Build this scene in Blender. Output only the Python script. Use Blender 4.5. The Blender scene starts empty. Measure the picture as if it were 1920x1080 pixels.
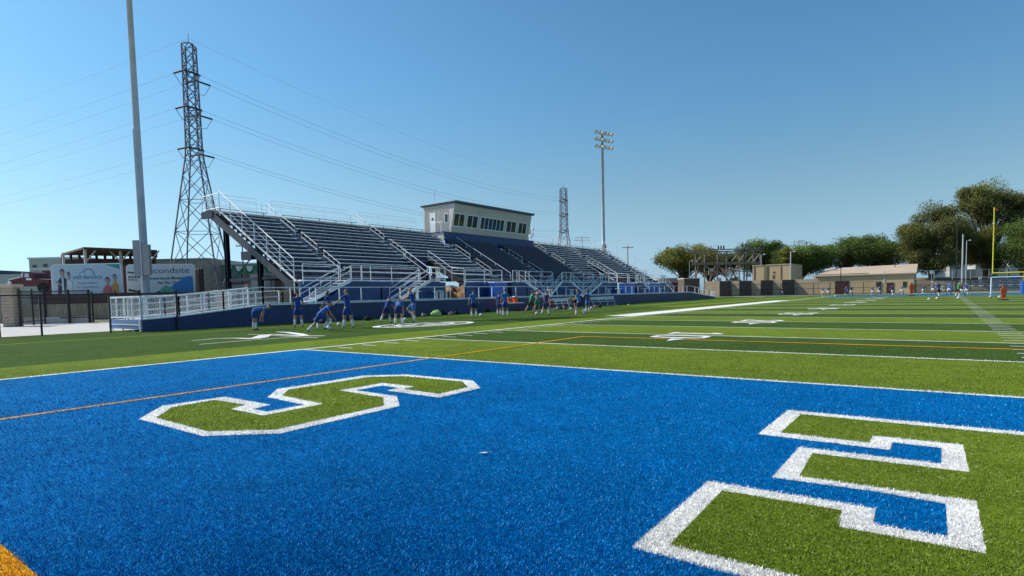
import bpy, bmesh, math, random
import numpy as np
from mathutils import Vector, Matrix
random.seed(7); RNG = np.random.default_rng(11)
S = bpy.context.scene
COL = S.collection
YD = 0.9144
# ------------------------------------------------------------------ camera
FPX, PPY, YAW, PITCH, ROLL = 1089.25, 76.55, 0.6409054, 0.0595007, -0.0216096
CAM = Vector((15.2793, -10.067, 1.5116))
fwd = Vector((-math.sin(YAW)*math.cos(PITCH), math.cos(YAW)*math.cos(PITCH), -math.sin(PITCH)))
rt0 = Vector((math.cos(YAW), math.sin(YAW), 0)); up0 = rt0.cross(fwd)
RT = math.cos(ROLL)*rt0 + math.sin(ROLL)*up0
UP = -math.sin(ROLL)*rt0 + math.cos(ROLL)*up0
def sight(x, y): return fwd*FPX + RT*(x-960) - UP*(y-540-PPY)
def G(x, y, z=0.0):
    d = sight(x, y); return CAM + d*((z-CAM.z)/d.z)
def W(depth, x, y): return CAM + sight(x, y)*(depth/FPX)
def onX(X, x, y):
    d = sight(x, y); return CAM + d*((X-CAM.x)/d.x)
def onY(Y, x, y):
    d = sight(x, y); return CAM + d*((Y-CAM.y)/d.y)
def foot(depth, x):            # ground point at this depth, straight below column x
    p = W(depth, x, 560); return Vector((p.x, p.y, 0))
def zat(depth, x, y): return W(depth, x, y).z
cam = bpy.data.cameras.new('camera'); camo = bpy.data.objects.new('camera', cam); COL.objects.link(camo)
cam.sensor_width = 36; cam.lens = 36*FPX/1920; cam.shift_y = PPY/1920; cam.clip_start = .05; cam.clip_end = 6000
camo.matrix_world = Matrix.Translation(CAM) @ Matrix((RT, UP, -fwd)).transposed().to_4x4()
S.camera = camo
# ------------------------------------------------------------------ light
SUN_AZ = math.atan2(-.957, -.29); SUN_EL = math.radians(40)
sd = Vector((math.sin(SUN_AZ)*math.cos(SUN_EL), math.cos(SUN_AZ)*math.cos(SUN_EL), math.sin(SUN_EL)))
L = bpy.data.lights.new('sun', 'SUN'); L.energy = 5.0; L.angle = math.radians(.53); L.color = (1, .94, .85)
lo = bpy.data.objects.new('sun', L); COL.objects.link(lo); lo.rotation_euler = sd.to_track_quat('Z', 'Y').to_euler()
w = bpy.data.worlds.new('World'); S.world = w; w.use_nodes = True
HAZE = (.50, .78, .99); UPPER = (.53, .89, .99)
nt = w.node_tree; sky = nt.nodes.new('ShaderNodeTexSky'); sky.sky_type = 'NISHITA'; sky.sun_disc = False
sky.sun_elevation = SUN_EL; sky.sun_rotation = SUN_AZ; sky.air_density = 1.0; sky.dust_density = .6; sky.ozone_density = 2.0; sky.altitude = 0
bg = nt.nodes['Background']; bg.inputs[1].default_value = .142
# clear air sky: the Nishita sky, its yellow horizon band cooled toward pale blue haze
tcw = nt.nodes.new('ShaderNodeTexCoord'); sx = nt.nodes.new('ShaderNodeSeparateXYZ'); nt.links.new(tcw.outputs['Generated'], sx.inputs[0])
hz = nt.nodes.new('ShaderNodeMapRange'); hz.inputs[1].default_value = .0; hz.inputs[2].default_value = .36; hz.inputs[3].default_value = 1.0; hz.inputs[4].default_value = 0; hz.interpolation_type = 'SMOOTHSTEP'
nt.links.new(sx.outputs[2], hz.inputs[0])
bw = nt.nodes.new('ShaderNodeRGBToBW'); nt.links.new(sky.outputs[0], bw.inputs[0])
tn = nt.nodes.new('ShaderNodeVectorMath'); tn.operation = 'SCALE'; tn.inputs[0].default_value = HAZE; nt.links.new(bw.outputs[0], tn.inputs[3])
tint = nt.nodes.new('ShaderNodeVectorMath'); tint.operation = 'MULTIPLY'; tint.inputs[1].default_value = UPPER; nt.links.new(sky.outputs[0], tint.inputs[0])
mxw = nt.nodes.new('ShaderNodeMix'); mxw.data_type = 'RGBA'; nt.links.new(hz.outputs[0], mxw.inputs[0]); nt.links.new(tint.outputs[0], mxw.inputs[6]); nt.links.new(tn.outputs[0], mxw.inputs[7])
nt.links.new(mxw.outputs[2], bg.inputs[0])
S.view_settings.view_transform = 'Standard'; S.view_settings.look = 'None'; S.view_settings.exposure = 0
# ------------------------------------------------------------------ materials
def mat(name, c, rough=.6, metal=0, var=.0, scale=3.0, bump=0, spec=.5, c2=None, detail=4, bscale=None):
    m = bpy.data.materials.new(name); m.use_nodes = True; n = m.node_tree.nodes; l = m.node_tree.links
    b = n['Principled BSDF']; b.inputs['Roughness'].default_value = rough; b.inputs['Metallic'].default_value = metal
    b.inputs['Specular IOR Level'].default_value = spec
    tc = n.new('ShaderNodeNewGeometry')
    nz = n.new('ShaderNodeTexNoise'); nz.inputs['Scale'].default_value = scale; nz.inputs['Detail'].default_value = detail
    l.new(tc.outputs['Position'], nz.inputs['Vector'])
    rp = n.new('ShaderNodeMix'); rp.data_type = 'RGBA'
    if c2 is None:
        a = tuple(x*(1-var) for x in c); c2 = tuple(min(1, x*(1+var)) for x in c)
    else: a = c
    rp.inputs[6].default_value = (*a, 1); rp.inputs[7].default_value = (*c2, 1)
    mr = n.new('ShaderNodeMapRange'); mr.inputs[1].default_value = .3; mr.inputs[2].default_value = .7
    l.new(nz.outputs[0], mr.inputs[0]); l.new(mr.outputs[0], rp.inputs[0]); l.new(rp.outputs[2], b.inputs['Base Color'])
    if bump:
        bp = n.new('ShaderNodeBump'); bp.inputs['Strength'].default_value = bump; bp.inputs['Distance'].default_value = .02
        n2 = n.new('ShaderNodeTexNoise'); n2.inputs['Scale'].default_value = bscale or scale*8
        l.new(tc.outputs['Position'], n2.inputs['Vector']); l.new(n2.outputs[0], bp.inputs['Height']); l.new(bp.outputs[0], b.inputs['Normal'])
    return m
def turf_mat(name, c, lo_=.55, hi=1.35, speck=None, rough=.75):
    """synthetic turf: fibre scale mottling, broad wear patches and sparse pale flecks painted as fibre sparkle"""
    m = bpy.data.materials.new(name); m.use_nodes = True; n = m.node_tree.nodes; l = m.node_tree.links
    b = n['Principled BSDF']; b.inputs['Roughness'].default_value = .95; b.inputs['Specular IOR Level'].default_value = .04
    g = n.new('ShaderNodeNewGeometry')
    def noise(sc, det=2, rgh=.6):
        q = n.new('ShaderNodeTexNoise'); q.inputs['Scale'].default_value = sc; q.inputs['Detail'].default_value = det
        q.inputs['Roughness'].default_value = rgh; l.new(g.outputs['Position'], q.inputs['Vector']); return q.outputs[0]
    def rng(s, a, b_, o0, o1):
        q = n.new('ShaderNodeMapRange'); q.inputs[1].default_value = a; q.inputs[2].default_value = b_
        q.inputs[3].default_value = o0; q.inputs[4].default_value = o1; l.new(s, q.inputs[0]); return q.outputs[0]
    def mul(a, b_):
        q = n.new('ShaderNodeMath'); q.operation = 'MULTIPLY'; l.new(a, q.inputs[0]); l.new(b_, q.inputs[1]); return q.outputs[0]
    f = mul(mul(rng(noise(70, 3), .3, .7, lo_, hi), rng(noise(16, 2), .3, .7, .8, 1.2)), mul(rng(noise(2.2, 3), .3, .7, .84, 1.16), rng(noise(.35, 3), .3, .7, .86, 1.12)))
    vm = n.new('ShaderNodeVectorMath'); vm.operation = 'SCALE'; vm.inputs[0].default_value = c; l.new(f, vm.inputs[3])
    out = vm.outputs[0]
    if speck:
        mx = n.new('ShaderNodeMix'); mx.data_type = 'RGBA'; mx.inputs[7].default_value = (*speck, 1); l.new(out, mx.inputs[6])
        a = rng(noise(38, 1), .64, .72, 0, .6); a2 = rng(noise(13, 1), .67, .72, 0, .45)
        q = n.new('ShaderNodeMath'); q.operation = 'MAXIMUM'; l.new(a, q.inputs[0]); l.new(a2, q.inputs[1])
        l.new(q.outputs[0], mx.inputs[0]); out = mx.outputs[2]
    l.new(out, b.inputs['Base Color'])
    bp = n.new('ShaderNodeBump'); bp.inputs['Strength'].default_value = .7; bp.inputs['Distance'].default_value = .02
    l.new(noise(90, 3), bp.inputs['Height']); l.new(bp.outputs[0], b.inputs['Normal'])
    return m
def attr_mat(name, rough=.6, trans=0, spec=.5):
    m = bpy.data.materials.new(name); m.use_nodes = True; n = m.node_tree.nodes; l = m.node_tree.links
    b = n['Principled BSDF']; b.inputs['Roughness'].default_value = rough; b.inputs['Specular IOR Level'].default_value = spec
    a = n.new('ShaderNodeVertexColor'); a.layer_name = 'tint'; l.new(a.outputs[0], b.inputs['Base Color'])
    if trans:
        t = n.new('ShaderNodeBsdfTranslucent'); l.new(a.outputs[0], t.inputs[0]); mx = n.new('ShaderNodeMixShader'); mx.inputs[0].default_value = trans
        l.new(b.outputs[0], mx.inputs[1]); l.new(t.outputs[0], mx.inputs[2]); l.new(mx.outputs[0], n['Material Output'].inputs[0])
    return m
BLUE = (.0, .155, .42); LG = (.146, .212, .020); DG = (.056, .104, .018); WH = (.88, .86, .82)
M = dict(
 tblue=turf_mat('blue_turf', BLUE, speck=(.03, .33, .78)), tlight=turf_mat('light_green_turf', LG, speck=(.45, .5, .2)),
 tdark=turf_mat('dark_green_turf', DG, speck=(.3, .36, .18)), twhite=turf_mat('white_turf', WH, .8, 1.1), torange=turf_mat('orange_turf', (.85, .40, .03), .8, 1.15),
 tyellow=turf_mat('yellow_turf', (.55, .48, .08), .8, 1.15),
 ground=mat('dry_ground', (.16, .13, .09), .95, var=.35, scale=.4, c2=(.12, .15, .05), bump=.4),
 grass=mat('lot_grass', (.09, .13, .03), .95, scale=2, c2=(.17, .16, .07), bump=.5), soil=mat('tan_soil', (.52, .40, .28), .95, var=.25, scale=1.5, bump=.5),
 concrete=mat('concrete', (.56, .53, .5), .85, var=.1, scale=1.2, bump=.15), asphalt=mat('asphalt', (.2, .2, .2), .9, var=.15, scale=3),
 alu=mat('mill_aluminium', (.78, .79, .80), .55, .1, var=.12, scale=2), aluseat=mat('seat_aluminium', (.78, .82, .90), .6, .05, var=.25, scale=2.3),
 alustep=mat('step_aluminium', (.75, .77, .80), .6, .1, var=.15, scale=2), white=mat('white_paint', (.8, .8, .78), .5, var=.04, scale=2),
 seatd=mat('dark_chair', (.10, .115, .15), .6), whouse=mat('house_siding', (.55, .55, .53), .7, var=.08), navyw=mat('navy_wall', (.010, .043, .155), .5, var=.15), navy2=mat('navy_panel_faded', (.011, .036, .13), .5, var=.2), nosing=mat('foot_board_edge', (.30, .33, .42), .6), navy=mat('navy_panel', (.008, .028, .11), .45, var=.12, scale=1.2), navyd=mat('navy_riser', (.006, .018, .06), .5, var=.25, scale=2), bluebox=mat('bright_blue_plastic', (.01, .12, .5), .4),
 steel=mat('dark_navy_steel', (.012, .017, .035), .5, .3), steelg=mat('grey_steel', (.05, .05, .06), .5, .4, var=.2), lattice=mat('lattice_steel', (.15, .16, .21), .75, .1, var=.25, scale=.3),
 rust=mat('weathered_steel', (.27, .21, .17), .8, .2, var=.3, scale=.6), galv=mat('galvanised_steel', (.48, .49, .52), .5, .3, var=.12, scale=.7), galvb=mat('cabinet_grey', (.26, .27, .29), .5, .3),
 beige=mat('beige_siding', (.62, .56, .49), .6, var=.06), beiged=mat('grey_beige_panel', (.56, .50, .43), .65, var=.06, scale=1), roofblue=mat('dark_blue_trim', (.02, .045, .09), .4), glass=mat('dark_glass', (.015, .02, .015), .08, spec=.8),
 black=mat('black_metal', (.012, .012, .013), .5), brick=mat('tan_brick', (.46, .35, .26), .9, var=.2, scale=6, bump=.3), cap=mat('stone_cap', (.5, .42, .32), .9, var=.1),
 block=mat('tan_block_wall', (.50, .37, .25), .95, var=.12, scale=.8, bump=.2), blockd=mat('brown_and_shaded_block', (.13, .085, .07), .95, var=.12, scale=.8), tan=mat('tan_stucco', (.56, .41, .24), .9, var=.07, scale=.4),
 tanroof=mat('tan_roof', (.50, .38, .28), .8, var=.06, scale=.3), maroon=mat('maroon_paint', (.10, .018, .022), .55, var=.2), dooor=mat('dark_red_door', (.07, .022, .02), .5), tyre=mat('rubber', (.015, .015, .015), .9),
 bark=mat('bark', (.09, .07, .05), .95, var=.4, scale=3), skin=mat('skin', (.42, .23, .15), .6), skind=mat('dark_skin', (.16, .08, .05), .6), hair=mat('brown_hair', (.05, .028, .015), .7), hairb=mat('black_hair', (.012, .01, .01), .7), hairl=mat('fair_hair', (.26, .15, .07), .7), sock=mat('white_sock', (.75, .75, .75), .9),
 shoe=mat('dark_shoe', (.03, .03, .04), .5), shoew=mat('pale_shoe', (.6, .6, .55), .5), shoer=mat('red_shoe', (.5, .05, .03), .5),
 sblue=mat('royal_blue_cloth', (.01, .055, .25), .85), slight=mat('sky_blue_cloth', (.03, .14, .42), .85), snavy=mat('navy_cloth', (.012, .025, .10), .85), sgreen=mat('green_cloth', (.02, .25, .08), .85), swhite=mat('white_cloth', (.75, .75, .76), .85), sgrey=mat('grey_cloth', (.28, .22, .2), .85), sred=mat('maroon_cloth', (.2, .03, .05), .85), sblack=mat('black_cloth', (.01, .012, .015), .85),
 orange=mat('orange_plastic', (.85, .10, .015), .45), yellow=mat('yellow_paint', (.75, .62, .02), .4), lime=mat('lime_cloth', (.4, .6, .18), .8), teal=mat('teal_print', (.03, .25, .3), .6), ball=mat('ball_leather', (.75, .75, .72), .5), bally=mat('yellow_ball_leather', (.75, .6, .15), .5), wire=mat('conductor', (.06, .07, .09), .6), insul=mat('insulator', (.05, .055, .07), .8),
 panelb=mat('pale_blue_print', (.42, .54, .64), .5, var=.05), panelw=mat('pale_grey_print', (.55, .62, .66), .5, var=.05), printd=mat('dark_print', (.03, .04, .07), .6), printg=mat('grey_print', (.10, .14, .16), .6), printt=mat('blue_teal_print', (.02, .22, .36), .6), printp=mat('pink_print', (.5, .13, .14), .6), printo=mat('ochre_print', (.5, .27, .06), .6), prints=mat('skin_print', (.42, .27, .2), .6), printb=mat('blue_print', (.03, .2, .5), .6), printgr=mat('green_print', (.1, .4, .3), .6),
 lampface=mat('lamp_glass', (.75, .75, .78), .2), housing=mat('lamp_housing', (.25, .22, .2), .5, .3), flag=mat('green_bunting_cloth', (.01, .2, .08), .8), netting=mat('goal_netting', (.55, .57, .6), .8), sign=mat('white_sign', (.8, .8, .8), .5))
leafm = attr_mat('leaf', .7, .25, .2); bladem = attr_mat('turf_fibre', .9, 0, .03)
def courses(m, pitch, frac=.14, k=.55):
    n = m.node_tree.nodes; l = m.node_tree.links; b = n['Principled BSDF']; src = b.inputs['Base Color'].links[0].from_socket
    g = n.new('ShaderNodeNewGeometry'); sp = n.new('ShaderNodeSeparateXYZ'); l.new(g.outputs['Position'], sp.inputs[0])
    def mt(op, a, v): q = n.new('ShaderNodeMath'); q.operation = op; l.new(a, q.inputs[0]); q.inputs[1].default_value = v; return q.outputs[0]
    f = mt('LESS_THAN', mt('FRACT', mt('MULTIPLY', sp.outputs[2], 1/pitch), 0), frac); vm = n.new('ShaderNodeMix'); vm.data_type = 'RGBA'; vm.blend_type = 'MULTIPLY'
    l.new(f, vm.inputs[0]); l.new(src, vm.inputs[6]); vm.inputs[7].default_value = (k, k, k, 1); l.new(vm.outputs[2], b.inputs['Base Color'])
courses(M['brick'], .22); courses(M['block'], .4, .12, .7); courses(M['blockd'], .4, .12, .7)
# ------------------------------------------------------------------ mesh builder
class MB:
    def __init__(s): s.v = []; s.f = []; s.m = []; s.k = 0
    def quad(s, *p):
        b = len(s.v); s.v += [tuple(q) for q in p]; s.f.append(tuple(range(b, b+len(p)))); s.m.append(s.k); return s
    def box(s, x0, x1, y0, y1, z0, z1):
        b = len(s.v)
        s.v += [(x0,y0,z0),(x1,y0,z0),(x1,y1,z0),(x0,y1,z0),(x0,y0,z1),(x1,y0,z1),(x1,y1,z1),(x0,y1,z1)]
        for f in ((3,2,1,0),(4,5,6,7),(0,1,5,4),(1,2,6,5),(2,3,7,6),(3,0,4,7)): s.f.append(tuple(b+i for i in f)); s.m.append(s.k)
        return s
    def obox(s, c, ax, ay, az, hx, hy, hz):
        b = len(s.v)
        for dz in (-1, 1):
            for dx, dy in ((-1,-1),(1,-1),(1,1),(-1,1)): s.v.append(tuple(c + ax*hx*dx + ay*hy*dy + az*hz*dz))
        for f in ((3,2,1,0),(4,5,6,7),(0,1,5,4),(1,2,6,5),(2,3,7,6),(3,0,4,7)): s.f.append(tuple(b+i for i in f)); s.m.append(s.k)
        return s
    def bar(s, p, q, w=.05, h=None):
        p, q = Vector(p), Vector(q); d = q-p; L_ = d.length
        if L_ < 1e-6: return s
        d /= L_; a = Vector((0,0,1)) if abs(d.z) < .95 else Vector((1,0,0)); u = d.cross(a).normalized(); v = u.cross(d)
        return s.obox((p+q)/2, u, v, d, w/2, (h or w)/2, L_/2)
    def tube(s, pts, r, n=8, cap=True):
        pts = [Vector(p) for p in pts]; r = r if isinstance(r, (list, tuple)) else [r]*len(pts); b = len(s.v)
        for i, p in enumerate(pts):
            d = (pts[min(i+1, len(pts)-1)] - pts[max(i-1, 0)]).normalized(); a = Vector((0,0,1)) if abs(d.z) < .9 else Vector((1,0,0))
            u = d.cross(a).normalized(); v = d.cross(u)
            for k in range(n):
                t = 2*math.pi*k/n; s.v.append(tuple(p + u*math.cos(t)*r[i] + v*math.sin(t)*r[i]))
        for i in range(len(pts)-1):
            for k in range(n):
                k2 = (k+1) % n; s.f.append((b+i*n+k, b+i*n+k2, b+(i+1)*n+k2, b+(i+1)*n+k)); s.m.append(s.k)
        if cap:
            s.f.append(tuple(b+k for k in range(n))); s.m.append(s.k); s.f.append(tuple(b+(len(pts)-1)*n+k for k in range(n-1, -1, -1))); s.m.append(s.k)
        return s
    def prism(s, poly, o, u, v, n_):        # 2D polygon extruded by vector n_, o origin, u/v axes
        o, u, v, n_ = Vector(o), Vector(u), Vector(v), Vector(n_); b = len(s.v); k = len(poly)
        for e in (0, 1):
            for (x, y) in poly: s.v.append(tuple(o + u*x + v*y + n_*e))
        s.f.append(tuple(range(b+k-1, b-1, -1))); s.m.append(s.k); s.f.append(tuple(range(b+k, b+2*k))); s.m.append(s.k)
        for i in range(k):
            j = (i+1) % k; s.f.append((b+i, b+j, b+k+j, b+k+i)); s.m.append(s.k)
        return s
    def ball(s, c, rx, ry=None, rz=None, nu=12, nv=8, rot=None):
        c = Vector(c); ry = ry or rx; rz = rz or rx; b = len(s.v)
        for i in range(nv+1):
            t = math.pi*i/nv
            for j in range(nu):
                a = 2*math.pi*j/nu; p = Vector((rx*math.sin(t)*math.cos(a), ry*math.sin(t)*math.sin(a), rz*math.cos(t)))
                if rot: p = rot @ p
                s.v.append(tuple(c+p))
        for i in range(nv):
            for j in range(nu):
                j2 = (j+1) % nu; s.f.append((b+i*nu+j, b+(i+1)*nu+j, b+(i+1)*nu+j2, b+i*nu+j2)); s.m.append(s.k)
        return s
    def build(s, name, mats, parent=None, smooth=False, bevel=0):
        me = bpy.data.meshes.new(name); me.from_pydata(s.v, [], s.f)
        for m in (mats if isinstance(mats, (list, tuple)) else [mats]): me.materials.append(m)
        if any(s.m): me.polygons.foreach_set('material_index', s.m)
        me.validate(clean_customdata=False); me.update()
        if smooth: me.polygons.foreach_set('use_smooth', [True]*len(me.polygons))
        o = bpy.data.objects.new(name, me); COL.objects.link(o)
        if parent: o.parent = parent; o.matrix_parent_inverse = parent.matrix_basis.inverted() if not getattr(parent, 'type', '') == 'MESH' or True else Matrix()
        if bevel:
            b = o.modifiers.new('bevel', 'BEVEL'); b.width = bevel; b.segments = 2; b.limit_method = 'ANGLE'
        return o
def tag(o, label=None, cat=None, group=None, kind=None):
    if label: o['label'] = label
    if cat: o['category'] = cat
    if group: o['group'] = group
    if kind: o['kind'] = kind
    return o
def thing(name, label, cat, loc=(0,0,0), group=None):
    o = bpy.data.objects.new(name, None); COL.objects.link(o); o.location = loc; o.empty_display_size = .2
    o.matrix_basis = Matrix.Translation(Vector(loc)); return tag(o, label, cat, group)
def struct(o, label=None): return tag(o, label, kind='structure')
X3, Y3, Z3 = Vector((1,0,0)), Vector((0,1,0)), Vector((0,0,1))
# ================================================================== GROUND, TURF AND MARKINGS
FW = 53.333*YD; FL = 100*YD
def sheet(name, mt, rects, z, label=None):
    m = MB()
    for (x0, x1, y0, y1) in rects: m.quad((x0,y0,z),(x1,y0,z),(x1,y1,z),(x0,y1,z))
    return struct(m.build(name, mt), label)
sheet('ground', M['ground'], [(-3000, 3000, -3000, 3000)], -.03)
sheet('pavement', M['concrete'], [(-64, -20.2, -40, 12.5), (-20.2, -17.0, 92, 116), (-17, 8, 113.5, 117)], -.012, 'pale concrete walk beside the turf')
sheet('track_edge', mat('far_blue_surface', (.03, .12, .25), .9, var=.1), [(-14, 62, 112.2, 116.5)], -.009, 'narrow blue surfaced strip at the far fence')
sheet('asphalt', M['asphalt'], [(8, 90, 116.5, 135)], -.012)
sheet('grass', M['grass'], [(-120, -60, -20, 70), (-30, 90, 135, 190)], -.015, 'patchy lot grass')
# base turf is dark; light five yard panels on top
sheet('dark_turf', M['tdark'], [(-20.6, 60, -22, 3.0), (-20.6, 60, 3.0, 112.3)], 0)
lights = [(0, FW, 5*YD*k, 5*YD*(k+1)) for k in range(0, 20, 2)]
lights += [(-2.9, -.02, -22, 112), (-7.3, -4.3, 42, 112), (-12, -9.5, 45, 112), (FW+.05, FW+3, -22, 112), (0, FW, -22, -10*YD-.4)]
sheet('light_turf', M['tlight'], lights, .004, 'light green turf panels and border')
sheet('blue_end_zone', M['tblue'], [(0, FW, -10*YD, 0), (0, FW, FL, FL+10*YD)], .006, 'blue turf end zones')
lw = .055
wl = [(-lw-.05, lw+.02, -10*YD-.1, FL+10*YD+.1), (FW-lw, FW+lw, -10*YD-.1, FL+10*YD+.1), (-1.85, -lw-.03, 25*YD, 75*YD)]
wl += [(lw, FW-lw, 5*YD*k-lw, 5*YD*k+lw) for k in range(0, 21)]
wl += [(lw, FW-lw, FL+10*YD-.1, FL+10*YD+.05)]
for k in range(1, 100):
    if k % 5:
        y = k*YD
        for x0, x1 in ((.45, 1.15), (16.55, 17.15), (FW-17.15, FW-16.55), (FW-1.15, FW-.45)): wl.append((x0, x1, y-.045, y+.045))
sheet('white_field_lines', M['twhite'], wl, .010, 'white yard lines, sidelines and hash marks')
ox = 5.32
ol = [(ox-.05, ox+.05, -10*YD, 7.3), (ox-.05, FW-ox+.05, 7.3, 7.42), (FW-ox-.05, FW-ox+.05, -10*YD, 7.3)]
ol += [(0, FW, -10*YD-.18, -10*YD), (0, FW, FL+.5, FL+.6)]
sheet('orange_field_lines', M['torange'], ol, .012, 'orange lines of the second sport')
sheet('white_end_line', M['twhite'], [(0, FW, -10*YD-.6, -10*YD-.18)], .010, 'broad white line behind the end zone')
sheet('yellow_field_lines', M['tyellow'], [(-8.0, -7.93, 16, 104), (-4.0, -3.9, 22, 104), (-13.6, -13.5, -14, 24)], .009, 'thin yellow touchlines')
# --- end zone letters
def flat(poly, z, name, mt, label=None, parent=None):
    m = MB(); m.quad(*[(x, y, z) for x, y in poly]); o = m.build(name, mt, parent)
    bm = bmesh.new(); bm.from_mesh(o.data); bmesh.ops.triangulate(bm, faces=bm.faces[:]); 
    for f in bm.faces:
        if f.normal.z < 0: f.normal_flip()
    bm.to_mesh(o.data); bm.free(); return o
S_OUT = [(6.98,-7.02),(8.68,-7.02),(9.33,-6.48),(9.29,-4.66),(8.66,-4.14),(7.63,-4.1),(7.63,-3.54),(8.11,-3.58),(8.11,-3.86),(9.31,-3.9),(9.29,-2.92),(8.66,-2.37),(7.0,-2.36),(6.33,-2.88),(6.33,-4.68),(6.94,-5.22),(8.02,-5.3),(8.02,-5.86),(7.66,-5.86),(7.58,-5.55),(6.28,-5.55),(6.24,-6.44)]
S_IN = [(7.1,-6.86),(8.5,-6.88),(9.11,-6.4),(9.08,-4.76),(8.57,-4.33),(7.4,-4.25),(7.4,-3.34),(8.23,-3.34),(8.23,-3.62),(9.09,-3.67),(9.05,-2.96),(8.56,-2.54),(7.1,-2.57),(6.6,-2.97),(6.58,-4.64),(7.02,-5.02),(8.22,-5.12),(8.22,-6.04),(7.38,-6.03),(7.26,-5.75),(6.45,-5.78),(6.5,-6.42)]
E_OUT = [(13.75,-2.35),(13.75,-3.8),(14.9,-3.8),(14.9,-3.48),(15.28,-3.48),(15.28,-4.07),(14.2,-4.12),(14.2,-5.2),(14.91,-5.14),(15.31,-5.17),(15.32,-5.82),(14.94,-5.84),(14.93,-5.53),(13.81,-5.56),(13.83,-7.0),(16.95,-7.0),(16.95,-2.35)]
E_IN = [(13.93,-2.55),(13.93,-3.61),(14.72,-3.61),(14.72,-3.28),(15.44,-3.25),(15.46,-4.24),(14.34,-4.29),(14.37,-5.06),(15.48,-5.0),(15.49,-5.98),(14.77,-6.01),(14.75,-5.69),(13.97,-5.73),(14.0,-6.85),(16.77,-6.85),(16.77,-2.53)]
for nm, a, b_, lab in (('S', S_OUT, S_IN, 'green letter S with white outline on the blue end zone'), ('E', E_OUT, E_IN, 'green letter E with white outline on the blue end zone')):
    o = flat(a, .010, 'painted_letter', M['twhite']); struct(o, lab); flat(b_, .014, 'letter_fill', M['tlight'], parent=o)
# --- yard numbers (read from the sidelines): strokes on a unit grid, u = along the field, v = up the digit
DIG = {'0': [[(.2,0),(.8,0),(1,.15),(1,.85),(.8,1),(.2,1),(0,.85),(0,.15)], [(.36,.1),(.64,.1),(.72,.2),(.72,.8),(.64,.9),(.36,.9),(.28,.8),(.28,.2)]],
 '1': [[(.15,0),(.85,0),(.85,.12),(.65,.12),(.65,1),(.42,1),(.15,.84),(.15,.72),(.37,.78),(.37,.12),(.15,.12)]],
 '2': [[(0,0),(1,0),(1,.15),(.42,.15),(1,.58),(1,.85),(.8,1),(.2,1),(0,.85),(0,.68),(.3,.68),(.3,.8),(.36,.86),(.64,.86),(.7,.8),(.7,.62),(0,.14)]],
 '3': [[(.2,0),(.8,0),(1,.15),(1,.43),(.9,.5),(1,.57),(1,.85),(.8,1),(.2,1),(0,.85),(0,.7),(.3,.7),(.3,.86),(.7,.86),(.7,.57),(.4,.57),(.4,.43),(.7,.43),(.7,.14),(.3,.14),(.3,.3),(0,.3),(0,.15)]],
 '4': [[(.6,0),(.9,0),(.9,.2),(1,.2),(1,.35),(.9,.35),(.9,1),(.55,1),(0,.38),(0,.2),(.6,.2)]],
 '5': [[(.2,0),(.8,0),(1,.15),(1,.5),(.8,.62),(.3,.62),(.3,.86),(.95,.86),(.95,1),(0,1),(0,.48),(.65,.48),(.7,.42),(.7,.2),(.65,.14),(.3,.14),(.3,.28),(0,.28),(0,.15)]]}
def digit(m, ch, X0, y0, y1, h, side):   # side +1: feet toward -X
    def T(u, v, z): return ((X0+v*h) if side > 0 else (X0-v*h), (y1+(y0-y1)*u) if side > 0 else (y0+(y1-y0)*u), z)
    m.k = 0; m.quad(*[T(u, v, .014) for u, v in DIG[ch][0]])
    if len(DIG[ch]) > 1: m.k = 1; m.quad(*[T(u, v, .017) for u, v in DIG[ch][1]])
for side in (1, -1):
    for yn, t in zip(range(10, 100, 10), '123454321'):
        m = MB(); m.k = 1; X0 = 7.45 if side > 0 else FW-7.45; y = yn*YD
        # tens digit on the reader's left
        near, far = (y-1.35, y-.22), (y+.22, y+1.35)
        a_, b_ = (far, near) if side > 0 else (near, far)
        digit(m, t, X0, *a_, 1.83, side); digit(m, '0', X0, *b_, 1.83, side)
        if yn != 50:
            s_ = -1 if yn < 50 else 1; xm = X0+side*1.15; m.k = 0
            tri = [(xm-.23, y+s_*1.6, .014), (xm+.23, y+s_*1.6, .014), (xm, y+s_*2.5, .014)]
            m.quad(*(tri if s_ > 0 else tri[::-1]))
        o = m.build('yard_number', [M['twhite'], M['tlight'] if False else M['tdark']]); bm = bmesh.new(); bm.from_mesh(o.data); bmesh.ops.triangulate(bm, faces=bm.faces[:])
        for f in bm.faces:
            if f.normal.z < 0: f.normal_flip()
        bm.to_mesh(o.data); bm.free(); struct(o, 'white yard number %s0 on the %s side of the field' % (t, 'grandstand' if side > 0 else 'far'))
# --- sideline emblems
def strip(m, pts, wd, z=.012):
    for (a, b_), w0, w1 in zip(zip(pts[:-1], pts[1:]), wd[:-1], wd[1:]):
        a, b_ = Vector((*a, 0)), Vector((*b_, 0)); n_ = (b_-a).normalized().cross(Z3)
        m.quad(*[(q.x, q.y, z) for q in (a+n_*w0, b_+n_*w1, b_-n_*w1, a-n_*w0)]); z += .0003
def gp(x, y): p = G(x, y); return (p.x, p.y)
k_ = lambda x, y: gp(350+x/6.857, 600+y/6.857)
m = MB()
strip(m, [k_(70,268), k_(400,240), k_(620,236), k_(870,243), k_(940,228), k_(1010,196), k_(1120,188), k_(1500,208), k_(1775,208)], [.05,.08,.12,.2,.3,.25,.1,.14,.1])
strip(m, [k_(160,318), k_(700,272), k_(1380,224), k_(1500,224)], [.05]*4, .013)
strip(m, [k_(1150,155), k_(1300,162), k_(1450,185), k_(1560,208)], [.06,.16,.2,.1], .0135)
strip(m, [k_(785,187), k_(1000,193), k_(1300,214), k_(1690,235)], [.04,.05,.05,.05], .014)
struct(m.build('sideline_emblem', M['twhite']), 'white streaking emblem painted on the sideline turf')
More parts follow.
